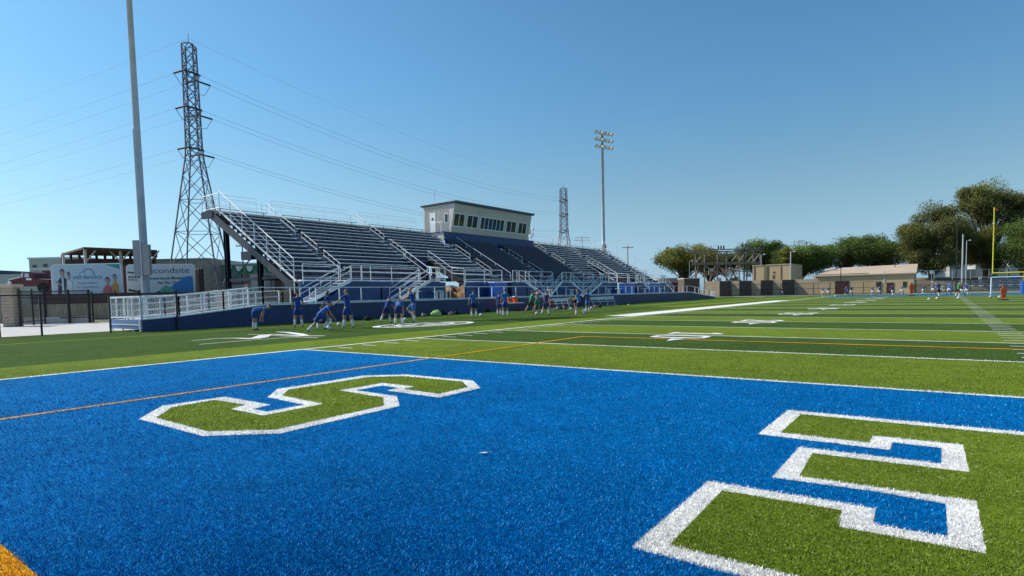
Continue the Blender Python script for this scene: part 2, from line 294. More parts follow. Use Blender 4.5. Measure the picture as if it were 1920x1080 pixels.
m = MB(); ctr = Vector((-6.85, 11.9, 0)); ra, rb = 3.0, 1.9
ax = Vector((.16, .987, 0)); ay = Vector((-.987, .16, 0)); N = 48
def el(t, r1, r2): return ctr + ax*(ra*r1*math.cos(t)) + ay*(rb*r2*math.sin(t))
for i in range(N):
    t0, t1 = 2*math.pi*i/N, 2*math.pi*(i+1)/N
    for r0, r1 in ((.86, 1.0), (.52, .62)):
        q = [el(t0, r0, r0), el(t0, r1, r1), el(t1, r1, r1), el(t1, r0, r0)]; m.quad(*[(p.x, p.y, .012) for p in q])
for u0, v0, u1, v1, w_ in ((-.8,.1,.5,.1,.13),(-.3,-.45,.7,-.3,.12),(-.2,.5,.2,-.5,.15),(.2,.45,.75,.2,.1),(-.7,-.3,-.1,.1,.1)):
    a, b_ = ctr+ax*ra*u0+ay*rb*v0, ctr+ax*ra*u1+ay*rb*v1; n_ = (b_-a).normalized().cross(Z3)*w_
    m.quad(*[(p.x, p.y, .0125+abs(w_)*.01) for p in (a+n_, b_+n_, b_-n_, a-n_)])
struct(m.build('round_emblem', M['twhite']), 'round white ring emblem painted on the sideline turf')
# --- individual turf fibres near the camera
def inside(px_, py_, poly):
    r = np.zeros(len(px_), bool); n_ = len(poly)
    for i in range(n_):
        x1, y1 = poly[i]; x2, y2 = poly[(i+1) % n_]
        if y1 == y2: continue
        c = ((y1 > py_) != (y2 > py_)) & (px_ < (x2-x1)*(py_-y1)/(y2-y1)+x1); r ^= c
    return r
def blades(N):
    r = 2.2*(1-RNG.random(N)*(1-(2.2/17)**.85))**(-1/.85)
    a = YAW + (RNG.random(N)*2-1)*math.radians(52)
    x = CAM.x - np.sin(a)*r; y = CAM.y + np.cos(a)*r
    k = np.zeros(N, int)                                   # 0 light green 1 blue 2 white 3 orange 4 dark
    ez = (y > -10*YD) & (y < 0) & (x > 0) & (x < FW); k[ez] = 1
    k[(x < -2.9)] = 4; k[(y > 5*YD) & (y < 10*YD) & (x > 0)] = 4
    k[(y > -10*YD-.6) & (y < -10*YD-.18)] = 2; k[(y > -10*YD-.18) & (y < -10*YD)] = 3
    k[ez & (abs(x-ox) < .05)] = 3; k[(abs(y) < lw) & (x > 0)] = 2; k[abs(x) < lw] = 2; k[(abs(y-5*YD) < lw) & (x > 0)] = 2
    for o_, i_ in ((S_OUT, S_IN), (E_OUT, E_IN)): k[inside(x, y, o_)] = 2; k[inside(x, y, i_)] = 0
    return x, y, r, k
x, y, r, k = blades(800000)
base = np.array([(.150, .215, .020), (.0, .17, .48), (.92, .89, .84), (.9, .43, .02), (.06, .115, .028)])
hl = np.array([(.36, .45, .10), (.09, .50, .95), (.95, .93, .88), (.95, .55, .1), (.25, .32, .14)])  # brighter tints: highlights painted onto a share of the fibres
names = ['green', 'blue', 'white', 'orange', 'dark green']
for kk in range(5):
    s_ = k == kk; n_ = int(s_.sum())
    if n_ < 50: continue
    xs, ys, rs = x[s_], y[s_], r[s_]
    grow = np.clip(rs/6.5, .8, 1.6)
    yawb = RNG.random(n_)*2*np.pi; tilt = .35+.85*RNG.random(n_); ln = (.012+.010*RNG.random(n_))*(1+.25*(grow-1)); wd = (.0013+.0010*RNG.random(n_))*grow
    dx, dy = np.cos(yawb)*np.sin(tilt), np.sin(yawb)*np.sin(tilt); dz = np.cos(tilt); px_, py_ = -np.sin(yawb), np.cos(yawb)
    z0 = .012
    P = np.empty((n_, 4, 3), np.float32)
    P[:, 0] = np.stack([xs-px_*wd, ys-py_*wd, np.full(n_, z0)], 1); P[:, 1] = np.stack([xs+px_*wd, ys+py_*wd, np.full(n_, z0)], 1)
    tx, ty, tz = xs+dx*ln, ys+dy*ln, z0+dz*ln
    P[:, 2] = np.stack([tx+px_*wd*.7, ty+py_*wd*.7, tz], 1); P[:, 3] = np.stack([tx-px_*wd*.7, ty-py_*wd*.7, tz], 1)
    me = bpy.data.meshes.new('turf_fibres'); me.vertices.add(n_*4); me.vertices.foreach_set('co', P.ravel())
    me.loops.add(n_*4); me.loops.foreach_set('vertex_index', np.arange(n_*4, dtype=np.int32)); me.polygons.add(n_)
    me.polygons.foreach_set('loop_start', np.arange(0, n_*4, 4, dtype=np.int32)); me.polygons.foreach_set('loop_total', np.full(n_, 4, np.int32))
    me.update(); at_ = me.color_attributes.new('tint', 'FLOAT_COLOR', 'POINT')
    c = base[kk][None]*(.55+.8*RNG.random((n_, 1)))
    patch = .5+.5*np.sin(xs*9.1+3*np.sin(ys*4.3))*np.sin(ys*7.7+2*np.sin(xs*5.9))
    c *= (1+.10*np.sin(xs*1.7+2*np.sin(ys*1.1))*np.sin(ys*2.3+1.5*np.sin(xs*.9))+.07*np.sin(xs*23+3*np.sin(ys*17))*np.sin(ys*19+2*np.sin(xs*13)))[:, None]
    h_ = RNG.random(n_) < (.05+.08*patch if kk < 2 else .06); c[h_] = hl[kk]*(.7+.6*RNG.random((int(h_.sum()), 1)))
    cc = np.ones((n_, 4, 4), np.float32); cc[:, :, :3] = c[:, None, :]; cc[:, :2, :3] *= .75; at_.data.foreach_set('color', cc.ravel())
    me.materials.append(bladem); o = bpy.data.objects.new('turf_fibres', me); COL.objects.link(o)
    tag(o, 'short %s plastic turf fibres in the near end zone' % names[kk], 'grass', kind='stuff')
# ================================================================== GRANDSTAND
gs = thing('grandstand', 'long aluminium grandstand with navy front and sixteen bench rows', 'grandstand', (-20, 45.7, 0))
Y0, Y1, NR = 13.35, 78.0, 16
XR = lambda i: -21.5-.61*i
ZR = lambda i: 3.15+.35*i
AIS = [18.2, 27.7, 36.9, 46.4, 56.0, 65.3, 74.3]
VOM = [(27.0, 30.2), (61.2, 64.4)]
BOX0, BOX1 = 37.2, 54.6
def spans(cuts, a=Y0, b=Y1):
    out = []; c = a
    for s_, e_ in sorted(cuts):
        if s_ > c: out.append((c, min(s_, b)))
        c = max(c, e_)
    if c < b: out.append((c, b))
    return out
BR = MB()
for i in range(NR):
    cut = []
    if i < 5: cut += VOM
    if i >= 12: cut.append((BOX0-.3, BOX1+.2))
    deck = spans(cut)
    for a, b_ in deck: m = MB(); m.box(XR(i)-.63, XR(i)-.002, a, b_, ZR(i)-.05, ZR(i)); fb = m.build('foot_board', M['navyd'], gs); m = MB(); m.box(XR(i)-.001, XR(i)+.022, a, b_, ZR(i)-.028, ZR(i)+.002); m.build('nosing', M['nosing'], fb)
    for a, b_ in deck: m = MB(); m.box(XR(i), XR(i)+.02, a, b_, ZR(i)-.36, ZR(i)-.052); m.build('riser_panel', M['navyd'], gs)
    acut = cut + [(y-.62, y+.62) for y in AIS]
    seat = spans(acut)
    if i == 12: HI = MB()
    for a, b_ in seat:
        m = HI if i >= 12 else MB(); m.box(XR(i)-.60, XR(i)-.33, a+.02, b_-.02, ZR(i)+.385, ZR(i)+.44)
        if i < 12: m.build('bench_seat', M['seatd' if 38.5 < (a+b_)/2 < 55 and b_ < 56 else 'aluseat'], gs)
    for a, b_ in seat:
        y = a+.3
        while y < b_-.2: BR.box(XR(i)-.5, XR(i)-.44, y, y+.04, ZR(i)+.001, ZR(i)+.383); y += 1.83
        if 38.5 < (a+b_)/2 < 55:
            m = MB(); y = a+.05
            while y < b_-.45: m.box(XR(i)-.70, XR(i)-.655, y, y+.44, ZR(i)+.46, ZR(i)+.74); m.box(XR(i)-.62, XR(i)-.30, y, y+.44, ZR(i)+.445, ZR(i)+.47); y += .5
            m.build('chair_row', M['navyd'], gs)
tag(BR.build('seat_brackets', M['steelg'], gs), kind='stuff')
tag(HI.build('bench_seats', M['aluseat'], gs), kind='stuff')
for y in AIS:
    m = MB()
    for i in range(NR):
        if any(a < y < b_ for a, b_ in VOM) and i < 5: continue
        if i >= 12 and BOX0 < y < BOX1: continue
        m.box(XR(i)+.021, XR(i)+.30, y-.6, y+.6, ZR(i)-.19, ZR(i)-.15)
    m.build('aisle_steps', M['alustep'], gs)
    for xa, xb in ((-32.1, -30.75), (-30.0, -28.0), (-27.1, -25.1), (-24.25, -22.25)):
        if xa < -29.5 and BOX0-.5 < y < BOX1: continue
        if xb > -25 and any(a < y < b_ for a, b_ in VOM): continue
        zt = lambda X_: 3.15+.574*(-22-X_)+.9
        m = MB(); a, b_ = Vector((xa, y, zt(xa))), Vector((xb, y, zt(xb))); d9 = Vector((0, 0, -.42))
        m.tube([a-Z3*.95, a, b_, b_-Z3*.95], .027, 6); m.tube([a+d9, b_+d9], .023, 6); m.build('aisle_handrail', M['alu'], gs)
# long rail at the press box edge
m = MB(); zt = lambda X_: 3.15+.574*(-22-X_)+.88
pts = [Vector((X_, 39.2, zt(X_))) for X_ in (-29.6, -27.5, -25.5, -23.5, -21.5)]
m.tube([pts[0]-Z3*.9]+pts+[pts[-1]-Z3*.9], .03, 6); m.tube([p-Z3*.42 for p in pts], .024, 6)
for p in pts[1:-1]: m.tube([p, p-Z3*.9], .024, 6)
m.build('long_handrail', M['alu'], gs)
# upper walkway and back rail
m = MB(); m.box(-32.9, XR(16)-.02+.0, Y0-.2, BOX0-.4, 8.62, 8.68); m.build('rear_walkway', M['aluseat'], gs); m = MB(); m.box(-32.9, XR(16)-.02, BOX1+.3, Y1, 8.62, 8.68); m.build('rear_walkway', M['aluseat'], gs)
m = MB(); m.box(-33.0, -31.2, Y0-.32, Y0-.21, 8.1, 8.62); m.box(-33.0, -32.92, Y0-.2, BOX0-.4, 8.2, 8.6); m.build('platform_fascia', M['steel'], gs)
def fence(m, X, ya, yb, z0, z1, rails, step=2.3, r=.022):
    n_ = max(1, round((yb-ya)/step))
    for i in range(n_+1): y = ya+(yb-ya)*i/n_; m.tube([(X, y, z0), (X, y, z1)], r, 5)
    for z in rails: m.tube([(X, ya, z), (X, yb, z)], r, 5)
edges = [Y0] + [y for y in AIS] + [Y1]
for a, b_ in zip(edges[:-1], edges[1:]):
    if a >= 36 and b_ <= 57: continue
    aa = a+(.7 if a != Y0 else 0); bb = b_-(.7 if b_ != Y1 else 0)
    m = MB(); fence(m, -32.5, aa, bb, 8.65, 10.15, (10.15, 9.85, 9.2), 2.9); fence(m, -32.85, a, b_, 8.65, 9.75, (9.75, 9.4, 9.05), 1.9, .018)
    m.build('back_railing', M['alu'], gs)
# left (near) end: stringer, sloping rail, platform rail, columns
sl = lambda X_, off: 2.95+.574*(-21.3-X_)+off
for yy, sgn in ((Y0-.14, -1), (Y1+.14, 1)):
    m = MB(); m.prism([(-20.5, 1.95), (-20.5, 2.45), (-31.9, sl(-31.9, -.2)), (-32.9, 8.5), (-32.9, 8.1), (-31.8, 8.1)], (0, yy, 0), X3, Z3, Y3*.12*sgn); m.build('end_stringer', M['steelg'], gs)
    m = MB(); m.bar((-20.5, yy-.2*0, 2.75), (-30.6, yy, sl(-30.6, .35)), .05, .14); m.build('kick_rail', M['white'], gs)
    m = MB(); a, b_ = Vector((-20.5, yy-.14, 4.28)), Vector((-30.1, yy-.14, 10.0))
    m.tube([a-Z3*2.4, a, b_], .035, 6)
    for i in range(1, 7): p = a.lerp(b_, i/6); m.tube([p, p-Z3*(1.75 if i < 6 else 1.9)], .035, 6)
    for o_ in (.5, 1.0): m.tube([a-Z3*o_, b_-Z3*o_], .014, 5)
    m.build('sloping_side_rail', M['alu'], gs)
    m = MB()
    for X_ in (-30.2, -31.3, -32.9): m.tube([(X_, yy-.1, 8.2), (X_, yy-.1, 9.85)], .03, 6)
    for z in (9.85, 8.75): m.tube([(-30.2, yy-.1, z), (-32.9, yy-.1, z)], .03, 6)
    m.build('platform_rail', M['alu'], gs)
m = MB(); m.box(-27.6, -26.2, Y0-.1, Y0+.5, 4.55, 5.15); m.build('beam_end_box', M['steel'], gs)
for y in [Y0+.25+9.2*i for i in range(8)]:
    for X_, zt_ in ((-30.3, 8.0), (-25.6, 5.3)):
        m = MB(); m.box(X_-.17, X_+.17, y-.03, y+.03, 0, zt_); m.box(X_-.17, X_-.13, y-.16, y+.16, 0, zt_); m.box(X_+.13, X_+.17, y-.16, y+.16, 0, zt_); m.build('column', M['steel'], gs)
    m = MB(); m.bar((-30.1, y, 3.1), (-20.6, y, 3.1), .16, .22); m.bar((-30.2, y, 2.9), (-25.7, y, 5.2), .07); m.bar((-21, y, 2.4), (-31.9, y, 8.0), .14, .3); m.build('cross_frame', M['steel'], gs)
for X_, z in ((-30.3, 3.2), (-30.3, 7.9), (-25.6, 3.2)):
    m = MB(); m.bar((X_, Y0, z), (X_, Y1, z), .12, .2); m.build('long_beam', M['steel'], gs)
# front wall and aisle deck
WX = -20.1
wall = spans(VOM); 
for a, b_ in wall:
    m = MB(); m.box(WX-.06, WX, a, b_, .1, 2.72); m.build('front_wall_panel', M['navyw'], gs)
    m = MB(); m.box(-21.5, WX+.02, a, b_, 2.722, 2.82); m.build('front_aisle_deck', M['aluseat'], gs)
for a, b_ in VOM:
    for yv, s_ in ((a, 1), (b_, -1)):
        m = MB(); m.prism([(WX, 2.35), (WX, 2.85), (-24.6, 5.0), (-24.6, 4.4)], (0, yv-s_*.0, 0), X3, Z3, -Y3*.05*s_); m.build('passage_side_panel', M['steelg'], gs)
        m = MB(); p0, p1, p2 = Vector((WX, yv, 3.95)), Vector((-21.6, yv, 4.1)), Vector((-24.6, yv, 5.85))
        m.tube([p0-Z3*2.8, p0, p1, p2, p2-Z3*1.2], .035, 6); m.tube([p1, p1-Z3*1.3], .03, 6); m.tube([p0-Z3*.5, p1-Z3*.5, p2-Z3*.5], .022, 6); m.build('passage_rail', M['alu'], gs)
    m = MB(); m.box(-24.63, -24.57, a, b_, 3.3, 4.7); m.build('passage_back_panel', M['navy'], gs)
# staircases: (foot y, top y, landing far y)
ST = [(13.1, 16.5, 18.4), (21.1, 24.5, 26.4), (41.6, 38.2, 35.9), (42.9, 45.1, 47.0), (50.4, 47.2, 47.1), (51.3, 54.6, 56.3), (70.3, 66.9, 65.0), (78.4, 75.0, 73.1)]
SX0, SX1, ZD, ZT = -18.85, -19.98, 1.16, 2.76
for f_, t_, l_ in ST:
    n_ = 8; s_ = 1 if t_ > f_ else -1
    m = MB()
    for i in range(n_):
        z = ZD+(ZT-ZD)*(i+1)/n_; ya = f_+(t_-f_)*i/n_; yb = ya+s_*.30; m.box(SX1+.04, SX0-.04, min(ya, yb), max(ya, yb), z-.05, z)
    m.build('stair_treads', M['alustep'], gs)
    for X_ in (SX0, SX1):
        m = MB(); m.bar((X_, f_-.1*s_, ZD+.12), (X_, t_, ZT-.02), .05, .24); m.build('stair_stringer', M['alu'], gs)
        m = MB(); a, b_ = Vector((X_, f_, ZD+1.0)), Vector((X_, t_, ZT+1.0)); m.tube([a-Z3*.95, a, b_, b_-Z3*1.0], .032, 6); m.tube([a-Z3*.35, b_-Z3*.35], .025, 6)
        q = a.lerp(b_, .5); m.tube([q, q-Z3*.9], .025, 6); m.build('stair_rail', M['alu'], gs)
    m = MB(); lo_, hi = min(t_, l_), max(t_, l_)
    if hi-lo_ > .4:
        m.box(SX1, SX0, lo_, hi, ZT-.06, ZT); m.build('landing', M['alu'], gs)
        m = MB(); fence(m, SX0, lo_+.1, hi-.05, ZT, ZT+1.07, (ZT+1.07, ZT+.12), .95, .035)
        m.build('landing_rail', M['alu'], gs); k9 = lo_+.2; m = MB()
        while k9 < hi-.1: m.bar((SX0-.03, k9, ZT+.12), (SX0-.03, k9, ZT+1.05), .012); k9 += .09
        for z in (.35, .6, .85): m.bar((SX0-.03, lo_+.1, ZT+z), (SX0-.03, hi-.1, ZT+z), .012)
        m.build('landing_mesh', M['steelg'], gs)
    m = MB(); m.prism([(f_+s_*1.0, ZD+.03), (t_, ZT-.12), (l_, ZT-.12), (l_, ZD+.03)], (SX0-.03, 0, 0), Y3, Z3, X3*-.04); m.build('stair_skirt_panel', M['navyw'], gs)
cut = VOM + [(min(t_, l_), max(t_, l_)) for _, t_, l_ in ST]
for a, b_ in spans(cut):
    if b_-a < .5: continue
    m = MB(); fence(m, WX+.06, a+.1, b_-.1, 2.5, 3.9, (3.9, 3.4, 2.95), 2.4, .03); m.build('front_railing', M['alu'], gs)
# ================================================================== WALKWAY WITH RAMPS
wk = thing('access_walkway', 'low navy skirted walkway and ramps with white railings before the grandstand', 'walkway', (-18.5, 40, 0))
FX = -17.5
prof = [(2.4, .60), (4.2, .70), (9.0, 1.16), (82, 1.16), (94.5, .2)]
def pz(y):
    for (a, za), (b_, zb) in zip(prof[:-1], prof[1:]):
        if a <= y <= b_: return za+(zb-za)*(y-a)/(b_-a)
    return .1
for (a, za), (b_, zb) in zip(prof[:-1], prof[1:]):
    np_ = max(1, round((b_-a)/3.0))
    for k in range(np_):
        ya_, yb_ = a+(b_-a)*k/np_, a+(b_-a)*(k+1)/np_-.012; m = MB(); m.prism([(ya_, 0), (ya_, pz(ya_)), (yb_, pz(yb_)), (yb_, 0)], (FX-.004*(k % 2), 0, 0), Y3, Z3, -X3*.05); m.build('skirt_panel', M['navy2' if (k*7+3) % 5 in (0, 3) else 'navy'], wk)
    m = MB(); m.bar((FX+.01, a, za+.03), (FX+.01, b_, zb+.03), .10, .07); m.build('edge_trim', M['alu'], wk)
    xb = -19.95 if a > 8 else -19.3
    m = MB(); m.quad((FX-.06, a, za), (xb, a, za), (xb, b_, zb), (FX-.06, b_, zb)); m.build('deck', M['aluseat'], wk)
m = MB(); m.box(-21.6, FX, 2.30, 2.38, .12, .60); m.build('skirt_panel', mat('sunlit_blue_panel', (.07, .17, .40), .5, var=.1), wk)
m = MB(); m.box(-21.6, -19.3, 2.4, 8.6, .53, .60); m.build('deck', M['aluseat'], wk)
m = MB(); m.box(-21.6, FX+.01, 2.27, 2.298, .33, .37); m.bar((FX, 2.29, .02), (FX, 2.29, .62), .07); [m.bar((X_, 2.32, 0), (X_, 2.32, .12), .06) for X_ in (-21.2, -19.8, -18.4)]; m.build('edge_trim', M['white'], wk)
def rail_run(m, P0, P1, n_, h=1.07, low=.12, r=.032):
    P0, P1 = Vector(P0), Vector(P1)
    for i in range(n_+1): p = P0.lerp(P1, i/n_); m.bar(p, p+Z3*h, r*2)
    for z in (h, low): m.bar(P0+Z3*z, P1+Z3*z, r*1.9)
def mesh_fill(P0, P1, h, low, step=.11):
    P0, P1 = Vector(P0), Vector(P1); n_ = int((P1-P0).length/step); m = MB()
    for i in range(1, n_): p = P0.lerp(P1, i/n_); m.bar(p+Z3*low, p+Z3*h, .009)
    for i in range(1, 8): z = low+(h-low)*i/8; m.bar(P0+Z3*z, P1+Z3*z, .009)
    return m.build('infill_mesh', M['galv'], wk)
m = MB(); rail_run(m, (-21.55, 2.35, .6), (FX, 2.35, .6), 4, 1.2)
m.box(-21.55, FX, 2.33, 2.37, 1.74, 1.84); m.build('railing', M['alu'], wk); mesh_fill((-21.5, 2.4, .6), (FX, 2.4, .6), 1.15, .15); mesh_fill((-21.45, 2.4, .6), (-21.45, 12.5, .9), 1.15, .15)
ys = [2.4, 4.2, 6.6, 9.0]
for X_ in (FX, -19.2):
    for a, b_ in zip(ys[:-1], ys[1:]):
        m = MB(); rail_run(m, (X_, a, pz(a)), (X_, b_, pz(b_)), 2, 1.1); rail_run(m, (X_, a, pz(a)), (X_, b_, pz(b_)), 1, .8, .45, .02); m.build('railing', M['alu'], wk); mesh_fill((X_-.04, a, pz(a)), (X_-.04, b_, pz(b_)), 1.05, .15)
m = MB(); rail_run(m, (-21.5, 2.4, .6), (-21.5, 12.5, .9), 6, 1.2); rail_run(m, (-21.5, 2.4, .6), (-21.5, 12.5, .9), 1, .8, .45, .02); m.build('railing', M['alu'], wk)
y = 9.0
while y < 93:
    b_ = min(y+9.15, 94); m = MB(); rail_run(m, (FX, y, pz(y)), (FX, b_, pz(b_)), 5); m.build('railing', M['alu'], wk); y = b_
# ================================================================== PRESS BOX
pb = thing('press_box', 'beige press box with slanted window wall on top of the grandstand', 'press box', (-31, 46, 7.5))
PY0, PY1, PXB, ZB, ZTP = 38.4, 53.4, -33.2, 8.6, 11.72
fx = lambda z: -29.12+.68*(z-ZB)/(ZTP-ZB)      # front wall leans out
m = MB(); m.prism([(PXB, ZB), (fx(ZB), ZB), (fx(ZTP), ZTP), (PXB, ZTP)], (0, PY0, 0), X3, Z3, Y3*.08); m.build('side_wall', M['beige'], pb); m = MB()
m.prism([(PXB, ZB), (fx(ZB), ZB), (fx(ZTP), ZTP), (PXB, ZTP)], (0, PY1, 0), X3, Z3, -Y3*.08)
y = PY0+.3
m.k = 0
m.build('side_wall', M['beige'], pb)
m = MB()
X_ = PXB+.15
while X_ < -29.4: m.bar((X_, PY0-.015, ZB+.05), (X_, PY0-.015, ZTP), .035, .03); X_ += .2
m.build('siding_rib', M['beige'], pb)
m = MB(); m.box(PXB-.08, PXB, PY0, PY1, ZB, ZTP); m.build('rear_wall', M['beige'], pb)
WINS = [(38.65, 40.4, 2), (40.9, 42.75, 2), (43.3, 47.8, 6), (48.35, 50.3, 2), (50.85, 52.6, 2)]
wz0, wz1 = 9.34, 10.62
m = MB()
def fq(m, ya, yb, za, zb, off=0, th=.08):
    m.prism([(fx(za)+off, za), (fx(zb)+off, zb), (fx(zb)+off-th, zb), (fx(za)+off-th, za)], (0, ya, 0), X3, Z3, Y3*(yb-ya))
a0 = PY0+.081; a1 = PY1-.081
fq(m, a0, a1, ZB, wz0); fq(m, a0, a1, wz1, ZTP)
c_ = a0
for a, b_, n_ in WINS: fq(m, c_, a, wz0, wz1); c_ = b_
fq(m, c_, a1, wz0, wz1); m.build('front_wall', M['beiged'], pb)
for a, b_, n_ in WINS:
    m = MB(); fq(m, a-.1, b_+.1, wz0-.1, wz0, .03, .1); fq(m, a-.1, b_+.1, wz1, wz1+.1, .03, .1); fq(m, a-.1, a+.02, wz0, wz1, .03, .1); fq(m, b_-.02, b_+.1, wz0, wz1, .03, .1)
    for i in range(1, n_): yy = a+(b_-a)*i/n_; fq(m, yy-.035, yy+.035, wz0, wz1, .02, .06)
    wo = m.build('window', M['white'], pb); m = MB(); fq(m, a+.02, b_-.02, wz0, wz1, -.04, .02); m.build('pane', M['glass'], wo)
m = MB(); m.box(-32.3, -31.4, PY0-.04, PY0-.005, 8.75, 10.95); d_ = m.build('door', M['white'], pb); m = MB(); m.box(-31.95, -31.7, PY0-.05, PY0-.041, 10.1, 10.4); m.build('door_window', M['glass'], d_)
m = MB(); m.box(-30.0, -29.4, PY0-.04, PY0-.005, 9.66, 10.72); w_ = m.build('window', M['white'], pb); m = MB(); m.box(-29.92, -29.48, PY0-.05, PY0-.041, 9.74, 10.64); m.build('pane', M['glass'], w_)
m = MB(); m.prism([(-33.55, 11.74), (-28.12, 11.74), (-28.12, 11.95), (-33.55, 11.9)], (0, PY0-.2, 0), X3, Z3, Y3*(PY1-PY0+.4)); m.build('roof', M['roofblue'], pb)
m = MB(); m.prism([(-33.6, 11.905), (-28.07, 11.955), (-28.07, 11.99), (-33.6, 11.94)], (0, PY0-.23, 0), X3, Z3, Y3*(PY1-PY0+.46)); m.build('roof_sheet', M['white'], pb)
m = MB(); m.box(-29.12, -29.06, BOX0+.2, BOX1, 7.15, 8.58); m.box(-33, -29.06, BOX1-.0, BOX1+.05, 7.4, 8.58); m.box(-33, -29.12, BOX0, BOX1, 8.5, 8.58); m.build('base_panel', M['navyw'], pb)
m = MB(); m.box(-31.2, -29.2, BOX0+.1, BOX0+.18, 7.5, 8.5); m.build('end_panel', M['concrete'], pb)
m = MB(); fence(m, -29.3, PY1+.1, BOX1, 8.58, 9.6, (9.6, 9.1), .9); m.build('side_deck_rail', M['alu'], pb)
m = MB(); m.tube([(-29.3, PY0-1.4, 8.4), (-29.3, PY0-1.4, 9.5), (-30.6, PY0-.3, 9.7)], .03, 6); m.tube([(-31.4, PY0-.9, 8.5), (-31.4, PY0-.9, 9.7), (-29.6, PY0-.9, 9.7), (-29.6, PY0-.9, 8.5)], .025, 6); m.build('door_rail', M['alu'], pb)
# loudspeaker cluster on the top walkway
t = thing('speaker_cluster', 'cluster of pale horn loudspeakers beside the press box', 'loudspeaker', (-31, 56.2, 8.7))
m = MB(); m.tube([(-31, 56.2, 8.6), (-31, 56.2, 10.5)], .05, 8); m.build('mast', M['galv'], t)
for dy, dz in ((-.35, 1.7), (.35, 1.7), (-.3, 1.2), (.35, 1.0), (0, .7)):
    m = MB(); m.tube([(-31, 56.2+dy*.4, 8.7+dz), (-30.8, 56.2+dy, 8.7+dz), (-30.45, 56.2+dy*1.1, 8.7+dz)], [.08, .1, .25], 10); m.build('horn', M['white'], t)
# companion seats / little white tables on the walkway deck
for i, y in enumerate([22.2, 24.9, 25.6, 41.9, 46.3, 49.2, 55.3, 58.0, 66, 71.5]):
    t = thing('deck_table', 'small white T-legged table standing on the walkway deck behind the railing', 'table', (-18.3, y, 1.17), 'small white tables on the walkway deck')
    m = MB(); m.box(-18.6, -18.0, y-.45, y+.45, 1.88, 1.94); m.build('tabletop', M['white'], t)
    for s_ in (-1, 1): m = MB(); m.box(-18.36, -18.24, y+s_*.22-.06, y+s_*.22+.06, 1.17, 1.878); m.build('leg', M['white'], t)
for i, (xa, xb, lab) in enumerate(((925, 948, 'bright blue slatted locker with white lid left of the orange coolers'), (1167, 1188, 'bright blue slatted locker with white lid behind the walkway rail, middle one of three'), (1218, 1233, 'bright blue slatted locker with white lid at the far right of the walkway'))):
    ya, yb = onX(-18.9, xa, 540).y, onX(-18.9, xb, 540).y; t = thing('storage_locker', lab, 'locker', (-18.9, ya, 1.17), 'blue lockers on the walkway')
    m = MB()
    for q in range(6): m.box(-19.4, -18.7, ya, yb, 1.18+q*.24, 1.38+q*.24)
    m.box(-19.38, -18.74, ya+.03, yb-.03, 1.18, 2.6); m.build('body', M['bluebox'], t); m = MB(); m.box(-19.45, -18.62, ya-.06, yb+.06, 2.62, 2.7); m.build('lid', M['white'], t)

# small clutter on the stand: row markers, blinds behind the press box glass, roof vent
for i, y in enumerate((39.4, 43.9, 47.1, 51.6)):
    m = MB(); m.box(-30.2, -30.15, y, y+.35, 9.5, 10.2); m.build('blind', M['concrete'], pb)
m = MB(); m.tube([(-31.5, 49, 12.0), (-31.5, 49, 12.5), (-31.5, 49, 12.55)], [.16, .16, .24], 10); m.build('roof_vent', M['galv'], pb)
m = MB(); m.bar((-33.0, 40, 12.0), (-33.0, 40, 14.0), .05); m.build('antenna', M['galv'], pb)
# ================================================================== LIGHT POLES
def light_pole(x_base_depth, xb, top_px, lab, rows=3, per=6, bank=True, face=Vector((.8,.1,0)), dia=.3, half=1.9):
    p = x_base_depth; H = top_px
    t = thing('light_pole', lab, 'light pole', (p.x, p.y, 0), 'stadium light poles')
    m = MB(); m.tube([(p.x, p.y, 0), (p.x, p.y, H*.5), (p.x, p.y, H)], [dia, dia*.82, dia*.58], 16); m.build('pole', M['galv'], t, smooth=True)
    f = face.normalized(); side = Vector((-f.y, f.x, 0))
    for r in range(rows):
        z = H-.3-r*1.25; m = MB(); c = Vector((p.x, p.y, z)); m.bar(c-side*(half+.2), c+side*(half+.2), .1); m.build('crossarm', M['housing'], t)
        for j in range(per):
            q = c+side*(-half+2*half*j/(per-1))+f*.35; d_ = (f*.8-Z3*.5+side*(.25*((j % 3)-1))).normalized()
            m = MB(); m.tube([q-d_*.25, q+d_*.05, q+d_*.30], [.12, .26, .36], 12); h = m.build('floodlight', M['housing'], t)
            m = MB(); m.tube([q+d_*.302, q+d_*.31], [.32, .32], 12); m.build('lens', M['lampface'], h)
    return t
p1 = Vector((-36, 9.85, 0)); t = light_pole(p1, 0, 29.5, 'tall grey light pole with two grey control cabinets at the near end of the grandstand', dia=.30, per=8, face=Vector((.88, -.47, 0)), half=3.2)
c = W((p1-CAM).dot(fwd), 268, 480); zc0, zc1 = onX(-36, 268, 517).z, onX(-36, 268, 451).z
sdv = RT.copy(); sdv.z = 0; sdv.normalize(); fr = Vector((sdv.y, -sdv.x, 0))
for s_, z0_, z1_ in ((-1, zc0, zc1), (1, zc0+.05, zc1-.35)):
    m = MB(); m.obox(Vector((p1.x, p1.y, (z0_+z1_)/2))+sdv*s_*.36+fr*.25, sdv, fr, Z3, .26, .16, (z1_-z0_)/2); m.build('control_cabinet', M['galvb'], t)
m = MB(); m.tube([p1+fr*.42+Z3*0, p1+fr*.42+Z3*15], .06, 6); m.build('conduit', M['galv'], t)
p2 = Vector((-36, 87.8, 0)); z2 = zat((p2-CAM).dot(fwd), 1130, 252)
t = light_pole(p2, 0, z2, 'tall grey light pole with full bank of floodlights beyond the far end of the grandstand', face=Vector((.95,-.3,0)), dia=.36)
m = MB(); q = p2+Vector((.3,-.3,0)); m.box(q.x-.3, q.x+.3, q.y-.3, q.y+.3, 8.6, 10.3); m.build('control_cabinet', M['galvb'], t)
